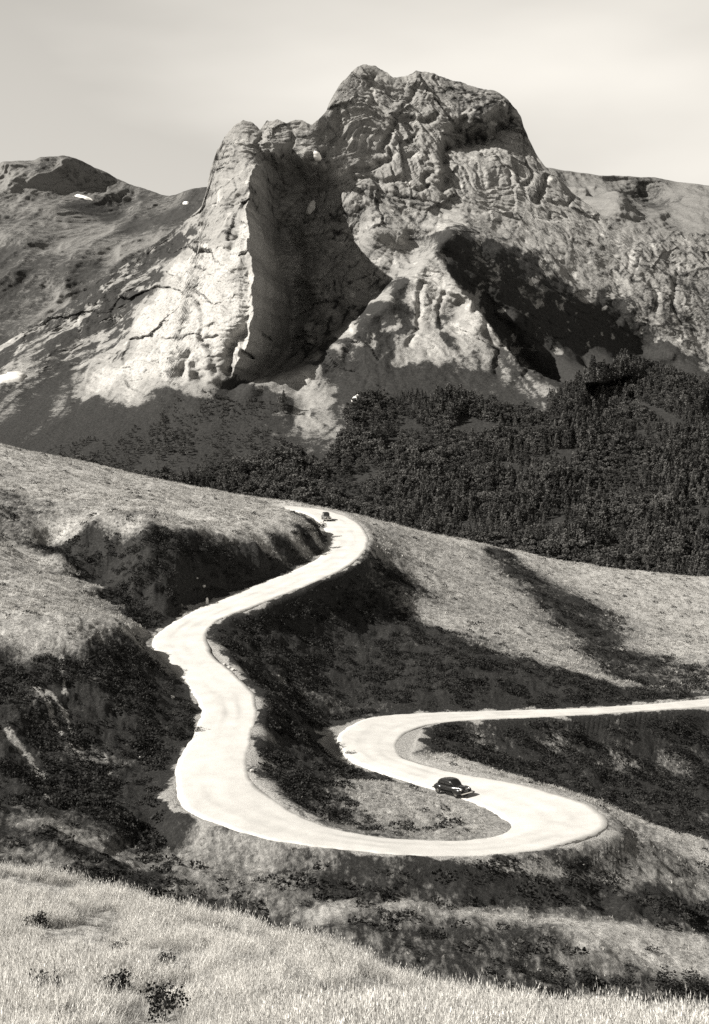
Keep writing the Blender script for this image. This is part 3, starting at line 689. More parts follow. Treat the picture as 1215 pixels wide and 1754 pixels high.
for ln, wd, dp in CLEFTS:
    q = np.array([sheet_pt(*p) for p in ln])[:, [0, 2]]
    bx = (MX > q[:, 0].min() - 40) & (MX < q[:, 0].max() + 40) & (MZ > q[:, 1].min() - 40) & (MZ < q[:, 1].max() + 40)
    X_, Z_ = MX[bx] + wx[bx] * .25, MZ[bx] + wz[bx] * .25
    dm = np.full(X_.shape, 1e9)
    for p0, p1 in zip(q[:-1], q[1:]):
        e_ = p1 - p0; t_ = np.clip(((X_ - p0[0]) * e_[0] + (Z_ - p0[1]) * e_[1]) / (e_ @ e_), 0, 1)
        dm = np.minimum(dm, np.hypot(X_ - p0[0] - t_ * e_[0], Z_ - p0[1] - t_ * e_[1]))
    disp[bx] += .8 * dp * np.exp(-(dm / wd) ** 2) * (1 + .5 * fbm(MX[bx], MZ[bx], 15, 2, .5, 391)) / np.maximum(rockm[bx], .3)
edge = 1 - 0.75 * sstep(0.97, 1.0, v)[:, None]
MY2 = MY + disp * rockm * edge
MZ2 = MZ + (fbm(MX, MZ, 25, 3, .5, 361) * 3) * rockm * edge
MX2 = MX + fbm(MY, MZ, 60, 4, .5, 381) * 4 * rockm * edge * sstep(30, 90, MZ)
front = np.stack([MX2, MY2, MZ2], -1)
back = []
for k in range(1, 15):
    b = front[-1].copy(); s = k * 45.0
    b[:, 1] += s; b[:, 2] -= np.where(s < 90, 0.12 * s, 10 + 0.75 * (s - 90)) - fbm(mx, mx * 0 + s, 70, 3, .5, 371) * 10
    b[:, 2] = np.maximum(b[:, 2], -120)
    back.append(b)
allp = np.concatenate([front, np.array(back)]); vegall = np.concatenate([VEG, np.repeat(VEG[-1:], 14, 0)])
massif = grid_mesh('mountain', allp, M_rock, {'veg': vegall, 'beds': np.concatenate([fold, np.repeat(fold[-1:], 14, 0)])}, smooth=False)
tag(massif, kind='structure')

# ------------------------------------------------------------------ far ridges
def far_sheet(name, sky, ctl, veg, x0, x1, zb, ncx, nrz, amp, mat, seed):
    S = np.array([at(*p) for p in sky]); Cc = np.array([at(*p[:3]) for p in ctl]); Pn = np.concatenate([S, Cc])
    W = rbf_fit(Pn[:, [0, 2]], Pn[:, 1], 10.0, 0.5)
    x = np.linspace(x0, x1, ncx); zt = np.interp(x, S[:, 0], S[:, 2]) + fbm(x, x * 0, 120, 5, .5, seed) * amp * .3
    vv_ = np.linspace(0, 1, nrz); X = np.repeat(x[None], nrz, 0); Z = zb + (zt - zb)[None] * vv_[:, None]
    Y = rbf_eval(Pn[:, [0, 2]], W, 10.0, np.stack([X.ravel(), Z.ravel()], 1)).reshape(X.shape)
    V = idw(Cc[:, [0, 2]], np.array([p[3] for p in ctl]), np.stack([(X + fbm(X, Z, 150, 3, .5, seed + 5) * 40).ravel(), Z.ravel()], 1), 3, 15).reshape(X.shape)
    e = 1 - .7 * sstep(.96, 1, vv_)[:, None]
    Y = Y - ((ridged(X, Z * .8, 220, 6, .52, seed + 11) - 1) * amp * 2.2 + fbm(Z + fbm(X, Z, 300, 2, .5, seed + 3) * 60, X * .2, 30, 3, .6, seed + 21) * amp * .4) * np.clip(1.2 - V * .7, .3, 1) * e
    fr_ = np.stack([X, Y, Z], -1); bk = []
    for k in range(1, 9):
        b = fr_[-1].copy(); b[:, 1] += k * 120; b[:, 2] -= k * 120 * .5; bk.append(b)
    o = grid_mesh(name, np.concatenate([fr_, bk]), mat, {'veg': np.concatenate([V, np.repeat(V[-1:], 8, 0)])})
    tag(o, kind='structure'); return fr_
FAR_L = far_sheet('far_peak', [(-300,330,3700),(-150,300,3650),(0,280,3600),(30,275,3600),(58,274,3620),(68,267,3600),(84,265,3600),(108,266,3610),(130,273,3640),(155,284,3680),(180,297,3700),(205,309,3720),(230,318,3720),(255,326,3700),(275,332,3650),(295,334,3550),(312,329,3450),(330,324,3350),(350,321,3300),(420,318,3300),(520,330,3300)],
    [(0,310,3480,.3),(40,320,3400,.15),(70,300,3470,.3),(64,285,3520,.6),(100,300,3560,.45),(140,320,3600,.4),(180,330,3640,.45),(220,330,3660,.45),(232,345,3600,.7),(100,340,3420,.45),(160,355,3440,.8),(200,372,3380,.8),(240,350,3450,.5),(290,350,3350,.5),(330,345,3250,.7),
     (0,345,3250,.4),(60,350,3230,.4),(30,375,3080,.6),(90,365,3120,.3),(130,382,3060,.25),(180,398,2960,.2),(230,390,3000,.8),(290,375,3020,.85),(340,360,2980,.85),
     (0,400,2880,.5),(60,400,2820,.5),(100,420,2740,.3),(150,425,2700,.5),(200,430,2650,.2),(230,420,2700,.4),(270,415,2750,.3),(310,395,2800,.6),(0,440,2640,.75),(80,450,2560,.7),(150,460,2480,.75),(250,450,2500,.7),
     (0,490,2420,.7),(60,500,2380,.6),(90,520,2330,.15),(0,530,2300,.65),(40,540,2280,.6),(130,500,2380,.7),(0,620,2050,.9),(200,560,2200,.9),(-250,400,2900,.5),(-250,550,2300,.8),(400,420,2700,.8),(400,600,2100,.9)],
    None, -1100, -120, 60, 380, 260, 25, M_far, 401)
FAR_R = far_sheet('far_ridge', [(760,290,2900),(860,290,2900),(930,288,2900),(960,290,2880),(990,294,2880),(1020,297,2890),(1060,299,2900),(1090,302,2900),(1120,305,2920),(1140,308,2920),(1170,312,2900),(1190,313,2860),(1215,318,2850),(1330,325,2850),(1500,340,2850)],
    [(940,310,2800,.3),(980,320,2780,.3),(990,340,2700,.2),(1004,325,2660,.2),(1016,335,2720,.5),(1030,318,2740,.2),(1045,320,2720,.15),(1056,325,2560,.12),(1064,352,2470,.15),(1078,345,2720,.5),(1090,330,2870,.6),(1110,340,2870,.6),(1130,355,2800,.6),(1150,345,2790,.5),(1165,330,2800,.3),(1190,340,2700,.3),(1215,340,2690,.3),(1190,365,2600,.3),(1215,380,2550,.3),(1120,375,2600,.3),(1060,380,2480,.2),(1000,365,2560,.2),(1000,420,2350,.3),(1215,430,2350,.3),(1330,380,2550,.3),(1330,440,2350,.3),(850,380,2500,.3)],
    None, 250, 1100, 330, 330, 150, 20, M_far, 501)

# broad ground beneath everything, out to the horizon
gv = [(-30000, -20000, -320), (30000, -20000, -320), (30000, 40000, -320), (-30000, 40000, -320)]
tag(mesh_obj('ground', gv, [(0, 1, 2, 3)], M_far), kind='structure')

# ================================================================== VEGETATION AND THINGS
def leafy(name, v0, v1, trans=0.25):
    m, n, l, b = new_mat(name, 0.8)
    oi = n.new('ShaderNodeObjectInfo')
    c = ramp(n, l, noise_node(n, l, 2.0, 3), [(0.3, v0), (0.7, v1)])
    mr = n.new('ShaderNodeMapRange'); mr.inputs[3].default_value = 0.5; mr.inputs[4].default_value = 1.5; l.new(oi.outputs['Random'], mr.inputs[0])
    mm = n.new('ShaderNodeMixRGB'); mm.blend_type = 'MULTIPLY'; mm.inputs[0].default_value = 1; l.new(c, mm.inputs[1]); l.new(mr.outputs[0], mm.inputs[2])
    l.new(mm.outputs[0], b.inputs['Base Color'])
    tr = n.new('ShaderNodeBsdfTranslucent'); l.new(mm.outputs[0], tr.inputs[0])
    mx_ = n.new('ShaderNodeMixShader'); mx_.inputs[0].default_value = trans
    l.new(b.outputs[0], mx_.inputs[1]); l.new(tr.outputs[0], mx_.inputs[2])
    l.new(mx_.outputs[0], n['Material Output'].inputs[0])
    return m
M_tree = leafy('forest_leaves', 0.044, 0.120)
M_bark = plain('bark', 0.08)
M_heath = leafy('heather_leaves', 0.012, 0.042)
M_shrub = leafy('shrub_leaves', 0.012, 0.040)
M_straw = leafy('straw_grass', 0.52, 0.78, 0.35)
M_tuft = leafy('dry_tuft', 0.24, 0.48, 0.3)
M_stone = plain('pale_stone', 0.42, var=0.2, scale=6)
M_snow = plain('old_snow', 0.85, var=0.05, scale=0.2)
M_scree = plain('white_scree', 0.55, var=0.2, scale=0.3)

def leaf_cloud(points, size, rs, flat=0.0):
    """small crossed leaf faces at the given points"""
    V, Fc = [], []
    for p in points:
        a = Vector((rs.gauss(0, 1), rs.gauss(0, 1), rs.gauss(0, 1) * (1 - flat))).normalized()
        b = a.cross(Vector((rs.gauss(0, 1), rs.gauss(0, 1), rs.gauss(0, 1)))).normalized()
        k = size * rs.uniform(.6, 1.4); i = len(V)
        V += [p + a * k, p + b * k * .8, p - a * k * .8, p - b * k]; Fc.append((i, i + 1, i + 2, i + 3))
    return V, Fc
def tree_crown(kind, rs, n):
    pts_ = []
    if kind == 'fir':
        for i in range(n):
            h = rs.random() ** 1.25; tier = (h * 9) % 1.0
            r = (1 - h) * 0.24 * (0.65 + 0.45 * (1 - tier)) + 0.01
            a = rs.uniform(0, 6.283); q = r * rs.uniform(.55, 1.05)
            pts_.append(Vector((q * math.cos(a), q * math.sin(a), 0.12 + 0.88 * h - q * .25)))
    else:
        lobes = []
        for _ in range(11):
            h = rs.uniform(.32, .9); r = .2 * math.sin(min(max((h - .15) / .85, 0), 1) * math.pi) ** .7
            a = rs.uniform(0, 6.283); lobes.append((Vector((r * math.cos(a), r * math.sin(a), h)), rs.uniform(.09, .15)))
        lobes.append((Vector((0, 0, .9)), .1))
        for i in range(n):
            c, r = rs.choice(lobes); d = Vector((rs.gauss(0, 1), rs.gauss(0, 1), rs.gauss(0, 1))).normalized()
            pts_.append(c + d * r * rs.uniform(.65, 1.05))
    return pts_
def trunk_mesh(h, r):
    V, Fc = [], []; n = 6
    for k, (z, q) in enumerate(((-.06, 1.5), (.05, 1.05), (h * .5, .75), (h, .25))):
        for i in range(n):
            a = i / n * 6.2832; V.append(Vector((math.cos(a) * r * q + .01 * k * .3, math.sin(a) * r * q, z)))
    for k in range(3):
        for i in range(n): Fc.append((k * n + i, k * n + (i + 1) % n, (k + 1) * n + (i + 1) % n, (k + 1) * n + i))
    for a in (0.6, 2.4, 4.4):      # limbs
        i = len(V); b = Vector((0, 0, h * .55)); t = Vector((math.cos(a) * .12, math.sin(a) * .12, h * .55 + .16)); s_ = Vector((-math.sin(a), math.cos(a), 0)) * r * .4
        V += [b + s_, b - s_, t]; Fc.append((i, i + 1, i + 2))
    return V, Fc
def raw_mesh(name, V, Fc, mat):
    me = bpy.data.meshes.new(name); me.from_pydata([tuple(v) for v in V], [], Fc); me.update(); me.materials.append(mat); return me

def scatter(name, P_, rot, scl, idx, protos, label, cat):
    """one object: copies of the prototype meshes set on the points P_ (geometry nodes)"""
    pc = bpy.data.collections.new(name + '_kinds')
    for i, me in enumerate(protos):
        pc.objects.link(bpy.data.objects.new('%s_kind_%02d' % (name, i), me))
    me = bpy.data.meshes.new(name); n = len(P_)
    me.vertices.add(n); me.vertices.foreach_set('co', np.ascontiguousarray(P_, dtype=np.float32).ravel())
    a = me.attributes.new('rot', 'FLOAT_VECTOR', 'POINT'); a.data.foreach_set('vector', np.ascontiguousarray(rot, dtype=np.float32).ravel())
    a = me.attributes.new('scl', 'FLOAT_VECTOR', 'POINT'); a.data.foreach_set('vector', np.ascontiguousarray(scl, dtype=np.float32).ravel())
    a = me.attributes.new('kindno', 'INT', 'POINT'); a.data.foreach_set('value', np.ascontiguousarray(idx, dtype=np.int32))
    o = bpy.data.objects.new(name, me); COL.objects.link(o)
    ng = bpy.data.node_groups.new(name + '_scatter', 'GeometryNodeTree')
    ng.interface.new_socket('Geometry', in_out='INPUT', socket_type='NodeSocketGeometry')
    ng.interface.new_socket('Geometry', in_out='OUTPUT', socket_type='NodeSocketGeometry')
    N, L = ng.nodes, ng.links
    gi, go = N.new('NodeGroupInput'), N.new('NodeGroupOutput')
    ci_ = N.new('GeometryNodeCollectionInfo'); ci_.inputs[0].default_value = pc; ci_.inputs[1].default_value = True; ci_.inputs[2].default_value = True
    ip = N.new('GeometryNodeInstanceOnPoints'); ip.inputs['Pick Instance'].default_value = True
    def na(nm, ty):
        x = N.new('GeometryNodeInputNamedAttribute'); x.data_type = ty; x.inputs[0].default_value = nm; return x.outputs[0]
    L.new(gi.outputs[0], ip.inputs['Points']); L.new(ci_.outputs[0], ip.inputs['Instance'])
    L.new(na('kindno', 'INT'), ip.inputs['Instance Index']); L.new(na('rot', 'FLOAT_VECTOR'), ip.inputs['Rotation']); L.new(na('scl', 'FLOAT_VECTOR'), ip.inputs['Scale'])
    L.new(ip.outputs[0], go.inputs[0])
    md = o.modifiers.new('scatter', 'NODES'); md.node_group = ng
    return tag(o, label, cat, kind='stuff')
def inside(px, py, poly):
    c = np.zeros(px.shape, bool); n = len(poly)
    for i in range(n):
        (x0, y0), (x1, y1) = poly[i], poly[(i + 1) % n]
        if y0 == y1: continue
        c ^= ((y0 > py) != (y1 > py)) & (px < (x1 - x0) * (py - y0) / (y1 - y0) + x0)
    return c
def project(P_): return CX + P_[..., 0] / P_[..., 1] * FPX, HOR - P_[..., 2] / P_[..., 1] * FPX
def surf_pt(G, px, py):
    """the vertex of a relief sheet met by a sight line, and its tangent frame"""
    X, Y = project(G); d = (X - px) ** 2 + (Y - py) ** 2
    d = np.where(d < 9, G[..., 1] * 1e-3, 1e6 + d); r, c = np.unravel_index(np.argmin(d), d.shape)
    r = min(max(r, 3), G.shape[0] - 4); c = min(max(c, 3), G.shape[1] - 4)
    tx = Vector(G[r, c + 3] - G[r, c - 3]).normalized(); n = tx.cross(Vector(G[r + 3, c] - G[r - 3, c])).normalized()
    if n.y > 0: n = -n
    return Vector(G[r, c]), tx, n
# ------------------------------------------------------------------ forest
rs = random.Random(11)
FIR = [leaf_cloud(tree_crown('fir', rs, 230), .042, rs) for _ in range(3)]
BEE = [leaf_cloud(tree_crown('beech', rs, 260), .048, rs) for _ in range(3)]
CROWN = [raw_mesh('crown', *c, M_tree) for c in FIR + BEE]
TRUNK = [raw_mesh('trunk', *trunk_mesh(.8 if i < 3 else .5, .018 if i < 3 else .024), M_bark) for i in range(6)]
def joined(i):
    V, Fc = (FIR + BEE)[i]; V2, F2 = trunk_mesh(.8 if i < 3 else .5, .018 if i < 3 else .024); k = len(V)
    me = raw_mesh('forest_tree', V + V2, Fc + [tuple(a + k for a in f) for f in F2], M_tree); return me
WHOLE = [joined(i) for i in range(6)]
WOOD = [(100,765),(170,752),(240,735),(300,680),(345,668),(400,690),(440,685),(485,690),(470,735),(500,775),(545,795),(600,752),(582,705),(610,688),(700,678),(800,690),(880,705),(940,712),(960,668),(1000,648),(1050,640),(1075,626),(1130,640),(1215,672),(1400,690),(1400,1040),(640,1000),(300,930),(0,860),(0,790)]
CLEAR = [[(755,738),(800,714),(845,722),(865,746),(800,756)], [(825,800),(870,792),(920,812),(915,832),(850,828)], [(640,760),(680,748),(705,775),(660,790)], [(940,770),(985,760),(1000,790),(955,800)], [(1050,665),(1100,690),(1160,715),(1215,745),(1300,780),(1300,810),(1215,768),(1150,735),(1090,705)], [(1120,826),(1215,834),(1300,836),(1300,852),(1215,846),(1140,838)], [(500,690),(590,690),(600,745),(545,798),(505,780),(480,740)]]
SPARSE = [(0,700),(200,690),(300,640),(480,660),(480,780),(300,830),(0,790)]
fpx, fpy = project(front)
cand = np.argwhere((front[..., 2] < 130) & (fpx > -120) & (fpx < 1360))
area_w = None
rg = np.random.default_rng(21)
pick = cand[rg.integers(0, len(cand), 150000)]
Tp = front[pick[:, 0], pick[:, 1]]
jx = rg.uniform(-.9, .9, len(Tp)); Tp = Tp + np.stack([jx, jx * 0, jx * 0], 1)
tx_, ty_ = project(Tp)
nz_ = fbm(Tp[:, 0], Tp[:, 2], 45, 3, .5, 601)
okm = inside(tx_ + nz_ * 14, ty_ + nz_ * 8, WOOD)
for c in CLEAR: okm &= ~inside(tx_ + nz_ * 8, ty_ + nz_ * 4, c)
sp = inside(tx_, ty_, SPARSE)
okm &= ~(sp & (fbm(Tp[:, 0], Tp[:, 2], 25, 3, .6, 611) < rg.uniform(-.35, .5, len(Tp))))
thin = fbm(Tp[:, 0], Tp[:, 1], 70, 4, .55, 631)
okm &= thin > -.68 + rg.normal(0, .08, len(Tp))
Tp, sp, thin = Tp[okm], sp[okm], thin[okm]
# keep crowns from standing in one another
cell = {}; keep = []
for i, (x, y, z) in enumerate(Tp):
    k = (int(x // 5.4), int(y // 6.4))
    if k in cell: continue
    cell[k] = 1; keep.append(i)
Tp, sp, thin = Tp[keep], sp[keep], thin[keep]
kindn = np.where(fbm(Tp[:, 0], Tp[:, 1], 90, 2, .5, 621) + rg.normal(0, .25, len(Tp)) - sp * .6 + (CX + Tp[:, 0] / Tp[:, 1] * FPX - 700) / 1200 > .28, rg.integers(0, 3, len(Tp)), rg.integers(3, 6, len(Tp)))
hgt = np.where(kindn < 3, rg.uniform(10, 19, len(Tp)), rg.uniform(8, 14, len(Tp))) * np.where(sp, rg.uniform(.22, .5, len(Tp)), 1.0) * (1 - .3 * sstep(60, 130, Tp[:, 2])) * np.clip(1 + thin * .75, .55, 1.5)
CREST = [(-200,715),(0,763),(250,815),(480,866),(560,872),(640,893),(800,924),(1000,962),(1215,991),(1400,1012)]
px_, py_ = project(Tp)
crest = np.interp(px_, [c[0] for c in CREST], [c[1] for c in CREST])
top_y = HOR - (Tp[:, 2] + hgt) / Tp[:, 1] * FPX
seen = (top_y < crest - 6) & (px_ > 2) & (px_ < 1213)
order = np.where(seen, hgt / Tp[:, 1] * np.clip((crest - top_y) / (hgt / Tp[:, 1] * FPX), 0, 1), -1)
sel = np.argsort(-order)[:300]
rest = np.setdiff1d(np.arange(len(Tp)), sel); rest = rest[(py_[rest] < crest[rest] + 60)]
spin = rg.uniform(0, 6.283, len(Tp))
for i in sel:
    k = int(kindn[i]); e = bpy.data.objects.new('fir_tree' if k < 3 else 'beech_tree', None); COL.objects.link(e)
    e.location = Tp[i]; e.rotation_euler = (0, 0, spin[i]); wdt = hgt[i] * rg.uniform(1.0, 1.5); e.scale = (wdt, wdt, hgt[i]); e.empty_display_size = .2
    tag(e, 'tall dark pointed fir in the forest just beyond the grassy crest' if k < 3 else 'dark rounded beech in the forest just beyond the grassy crest', 'tree',
        'firs of the forest beyond the crest' if k < 3 else 'beeches of the forest beyond the crest')
    for nm, me in (('crown', CROWN[k]), ('trunk', TRUNK[k])):
        c = bpy.data.objects.new(nm, me); COL.objects.link(c); c.parent = e
n_ = len(rest)
scatter('forest', Tp[rest], np.stack([np.zeros(n_), np.zeros(n_), spin[rest]], 1), hgt[rest][:, None] * np.stack([rg.uniform(1.0, 1.6, n_), rg.uniform(1.0, 1.6, n_), np.ones(n_)], 1), kindn[rest], WHOLE,
        'dense dark forest climbing the foot of the mountain', 'forest')

# ------------------------------------------------------------------ grass and heather
def blades(n, rad, h0, h1, w, lean, rs, heads=False):
    V, Fc = [], []
    for _ in range(n):
        a = rs.uniform(0, 6.283); q = rad * math.sqrt(rs.random()); b = Vector((q * math.cos(a), q * math.sin(a), -.03))
        h = rs.uniform(h0, h1); dr = rs.uniform(0, 6.283); ln = rs.uniform(.05, lean) * h; o = Vector((math.cos(dr), math.sin(dr), 0))
        s_ = Vector((-math.sin(dr + rs.uniform(-1, 1)), math.cos(dr), 0)).normalized() * w * rs.uniform(.6, 1.2)
        m_ = b + Vector((0, 0, h * .6)) + o * ln * .35; t = b + Vector((0, 0, h)) + o * ln; i = len(V)
        V += [b - s_, b + s_, m_ + s_ * .7, m_ - s_ * .7, t]; Fc += [(i, i + 1, i + 2, i + 3), (i + 3, i + 2, i + 4)]
        if heads:
            i = len(V); u = Vector((0, 0, h * .13)); V += [t - s_ * 1.3 - u * .2, t + s_ * 1.3 - u * .2, t + u]; Fc.append((i, i + 1, i + 2))
    return V, Fc
STRAW = [raw_mesh('straw_clump', *blades(30, .17, .12, .40, .0065, .8, rs, True), M_straw) for _ in range(4)]
TALL = raw_mesh('tall_stalks', *blades(9, .2, .30, .50, .005, .7, rs, True), M_straw)
GREENISH = raw_mesh('low_clump', *blades(34, .15, .08, .24, .008, .9, rs), M_tuft)
def spread(n, y0, y1, power, seed):
    r_ = np.random.default_rng(seed); u = r_.random(n); Y = (y0 ** power + u * (y1 ** power - y0 ** power)) ** (1 / power)
    return r_.uniform(-.335, .335, n) * Y, Y, r_
SHRUB_SPOTS = [(282,1750,80,62), (200,1705,66,46), (85,1712,66,40), (120,1752,54,30), (62,1590,52,30), (205,1635,36,26), (286,1662,42,36)]
X, Y, r_ = spread(52000, 17, 60, 1.2, 31)
Z, D, E1 = ground_at(X, Y)
edge_y = np.interp(CX + X / Y * FPX, [-150,0,150,300,450,600,750,880,1000,1215], [52,51,48.5,45.5,43,39.5,35,31.5,29.5,28])
patch = fbm(X, Y, 4.2, 4, .6, 701) * 1.25
ok = (Y < edge_y + 2) & (r_.random(len(X)) < np.clip(.85 + patch * .9, .12, 1))
for a in SHRUB_SPOTS:
    p = hit(a[0], a[1], 15); w_ = a[2] / FPX * p.y
    ok &= ((X - p.x) ** 2 + ((Y - p.y + w_ * .5) * .7) ** 2) > (w_ * .5) ** 2
X, Y, Z, patch = X[ok], Y[ok], Z[ok], patch[ok]; n_ = len(X)
sc_ = r_.uniform(.55, 1.3, n_) * (1 + patch * .5)
kd = np.where(patch + r_.normal(0, .15, n_) < -.22, 4, r_.integers(0, 4, n_))
kd = np.where(r_.random(n_) < .09, 5, kd)
scatter('grass', np.stack([X, Y, Z], 1), np.stack([r_.normal(0, .12, n_), r_.normal(.12, .12, n_), r_.uniform(0, 6.28, n_)], 1), np.repeat(sc_[:, None], 3, 1), kd, STRAW + [GREENISH, TALL],
        'tall pale straw grass covering the foreground knoll', 'grass')
TUFT = [raw_mesh('hill_tuft', *blades(16, .28, .12, .40, .03, .9, rs), M_tuft) for _ in range(3)]
X, Y, r_ = spread(110000, 62, 292, 1.0, 41)
Z, D, E1 = ground_at(X, Y)
ok = (E1 > .9) & (r_.random(len(X)) < np.clip((D - .25) * 1.5, 0, 1) * np.clip(.75 + fbm(X, Y, 7, 3, .5, 711), .15, 1))
X, Y, Z = X[ok], Y[ok], Z[ok]; n_ = len(X); sc_ = r_.uniform(.5, 1.15, n_) * np.interp(Y, [60, 90, 130, 200], [.38, .45, .8, 1.0])
scatter('hill_grass', np.stack([X, Y, Z], 1), np.stack([np.zeros(n_), r_.normal(.1, .15, n_), r_.uniform(0, 6.28, n_)], 1), sc_[:, None] * np.array([[1.3, 1.3, 1]]), r_.integers(0, 3, n_), TUFT,
        'short dry grass tufts over the sunlit hillsides', 'grass')
def mound(n, rs):
    p_ = []
    for _ in range(n):
        d = Vector((rs.gauss(0, 1), rs.gauss(0, 1), abs(rs.gauss(0, .8)))).normalized(); p_.append(Vector((d.x * .5, d.y * .5, d.z * .42)) * rs.uniform(.6, 1.05))
    return p_
HEATH = [raw_mesh('heather_clump', *leaf_cloud(mound(46, rs), .085, rs), M_heath) for _ in range(4)]
X, Y, r_ = spread(120000, 56, 292, 1.0, 51)
Z, D, E1 = ground_at(X, Y)
ok = (E1 > 1.0) & (r_.random(len(X)) < np.interp(Y, [60, 84, 93], [.22, .28, 1]) * np.clip((.5 - D) * 1.8, 0.02, 1) * np.clip(.5 + fbm(X, Y, 6, 3, .55, 721) * 1.6, .03, 1))  # clumps follow the dark cover, so they also darken banks lacking shade
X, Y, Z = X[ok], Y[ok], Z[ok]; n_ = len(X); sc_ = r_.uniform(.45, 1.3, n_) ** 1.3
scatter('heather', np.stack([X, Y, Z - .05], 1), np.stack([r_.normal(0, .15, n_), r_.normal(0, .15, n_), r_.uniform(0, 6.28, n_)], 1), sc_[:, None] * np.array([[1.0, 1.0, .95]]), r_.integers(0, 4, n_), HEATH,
        'dark low heather clumps on the shaded banks and slopes', 'heather')

# ------------------------------------------------------------------ shrubs
def shrub_points(rs, n):
    lobes = [(Vector((rs.uniform(-.33, .33), rs.uniform(-.33, .33), rs.uniform(.22, .6))), rs.uniform(.16, .3)) for _ in range(9)]; out = []
    for _ in range(n):
        c, r = rs.choice(lobes); d = Vector((rs.gauss(0, 1), rs.gauss(0, 1), rs.gauss(0, 1))).normalized(); p = c + d * r * rs.uniform(.5, 1.05); p.z = max(p.z, .02); out.append(p)
    return out
SHRUB = [raw_mesh('foliage', *leaf_cloud(shrub_points(rs, 520), .034, rs), M_shrub) for _ in range(4)]
def stems(rs):
    V, Fc = [], []
    for _ in range(6):
        a = rs.uniform(0, 6.283); b = Vector((rs.uniform(-.05, .05), rs.uniform(-.05, .05), -.08)); t = Vector((math.cos(a) * .22, math.sin(a) * .22, rs.uniform(.4, .6))); s_ = Vector((-math.sin(a), math.cos(a), 0)) * .012; u = Vector((math.cos(a), math.sin(a), 0)) * .012; i = len(V)
        V += [b - s_, b + s_, b + u, t]; Fc += [(i, i + 1, i + 3), (i + 1, i + 2, i + 3), (i + 2, i, i + 3)]
    return V, Fc
STEM = raw_mesh('stem', *stems(rs), M_bark)
def shrub(px, py, w, h, label, group=None, d0=20):
    p = hit(px, py, d0); sz = w / FPX * p.y
    e = bpy.data.objects.new('shrub', None); COL.objects.link(e); e.location = p; e.empty_display_size = .2
    e.rotation_euler = (0, 0, rs.uniform(0, 6.28)); e.scale = (sz, sz, h / FPX * p.y * (1.35 if p.y < 60 else 1))
    tag(e, label, 'shrub', group)
    for me in (rs.choice(SHRUB), STEM):
        c = bpy.data.objects.new(me.name.split('.')[0], me); COL.objects.link(c); c.parent = e
for a in [(282,1750,80,62,'dense dark shrub in the straw grass, darkest of the foreground knoll',None), (200,1705,66,46,'broad dark low shrub in the pale grass uphill of the darkest one',None), (85,1712,66,40,'ragged low shrub beside the broad dark one in the pale grass',None),
          (120,1752,54,26,'flat dark tangle at the lower end of the grassy knoll',None), (62,1590,52,28,'thin dark tuft-like shrub near the upper brow of the grassy knoll',None), (205,1635,36,24,'small dark shrub alone in the middle of the grassy knoll',None), (286,1662,42,34,'upright dark shrub in the middle of the grassy knoll',None)]: shrub(*a, d0=15)
for a in [(1116,1192,36,22), (1160,1196,46,34), (1192,1180,44,34), (1098,1170,30,20), (1180,1150,30,20)]: shrub(*a, 'dark bush crowded at the foot of the gully above the lower road', 'bushes in the gully mouth', 90)
for a in [(985,1262,44,26), (893,1272,52,28), (838,1285,40,24), (1060,1290,40,26), (1105,1320,46,26), (1160,1300,50,30), (760,1262,36,22)]: shrub(*a, 'dark bush on the steep bank below the straight lower road', 'bushes on the bank below the lower road', 120)
for a in [(1145,1704,64,40), (1065,1694,54,34), (1000,1690,46,28), (930,1680,40,22), (880,1660,34,20), (1190,1690,50,34)]: shrub(*a, 'dark bush on the gully floor behind the grassy knoll', 'bushes on the gully floor', 56)
for a in [(322,1250,34,30), (300,1262,34,26), (318,1218,30,24), (285,1190,34,22)]: shrub(*a, 'dark bush overhanging the left verge where the road narrows', 'bushes over the left verge', 80)
for a in [(547,908,26,20), (530,914,30,18), (508,918,26,14)]: shrub(*a, 'dark bush on the brow of the cutting at the upper bend', 'bushes on the brow of the cutting', 150)
shrub(1000,1478,28,16,'lone dark bush on the slope outside the lowest bend',None,60)
shrub(600,1295,20,12,'small dark bush at the tip of the spur by the hairpin',None,80)

# ------------------------------------------------------------------ stones
def rock_mesh(rs, n=2):
    bm = bmesh.new(); bmesh.ops.create_icosphere(bm, subdivisions=n, radius=.5)
    pl = [(Vector((rs.gauss(0, 1), rs.gauss(0, 1), rs.gauss(0, 1))).normalized(), rs.uniform(.28, .42)) for _ in range(9)]
    for v_ in bm.verts:
        for nn, dd in pl:
            k = v_.co.dot(nn)
            if k > dd: v_.co -= nn * (k - dd)
        v_.co *= 1 + rs.uniform(-.04, .04)
    me = bpy.data.meshes.new('boulder'); bm.to_mesh(me); bm.free(); me.materials.append(M_stone); return me
ROCKS = [rock_mesh(rs) for _ in range(4)]
def boulder(px, py, w, label, group=None, d0=60):
    p = hit(px, py, d0); sz = w / FPX * p.y
    o = bpy.data.objects.new('boulder', rs.choice(ROCKS)); COL.objects.link(o); o.location = p + Vector((0, 0, sz * .2)); o.scale = (sz, sz * .8, sz * .75); o.rotation_euler = (rs.uniform(-.3, .3), rs.uniform(-.3, .3), rs.uniform(0, 6.28))
    tag(o, label, 'boulder', group)
for a in [(384,1141,9), (392,1146,8), (400,1149,9)]: boulder(*a, 'white boulder in the short row marking the verge at the narrow bend', 'white verge boulders')
for a in [(352,1112,6), (347,1107,5), (357,1117,6), (362,1122,5)]: boulder(*a, 'small pale stone on the gravel verge inside the narrow bend', 'pale stones on the verge')
boulder(432,1322,9,'dark-sided stone lying on the pale gravel shoulder by the wide curve')
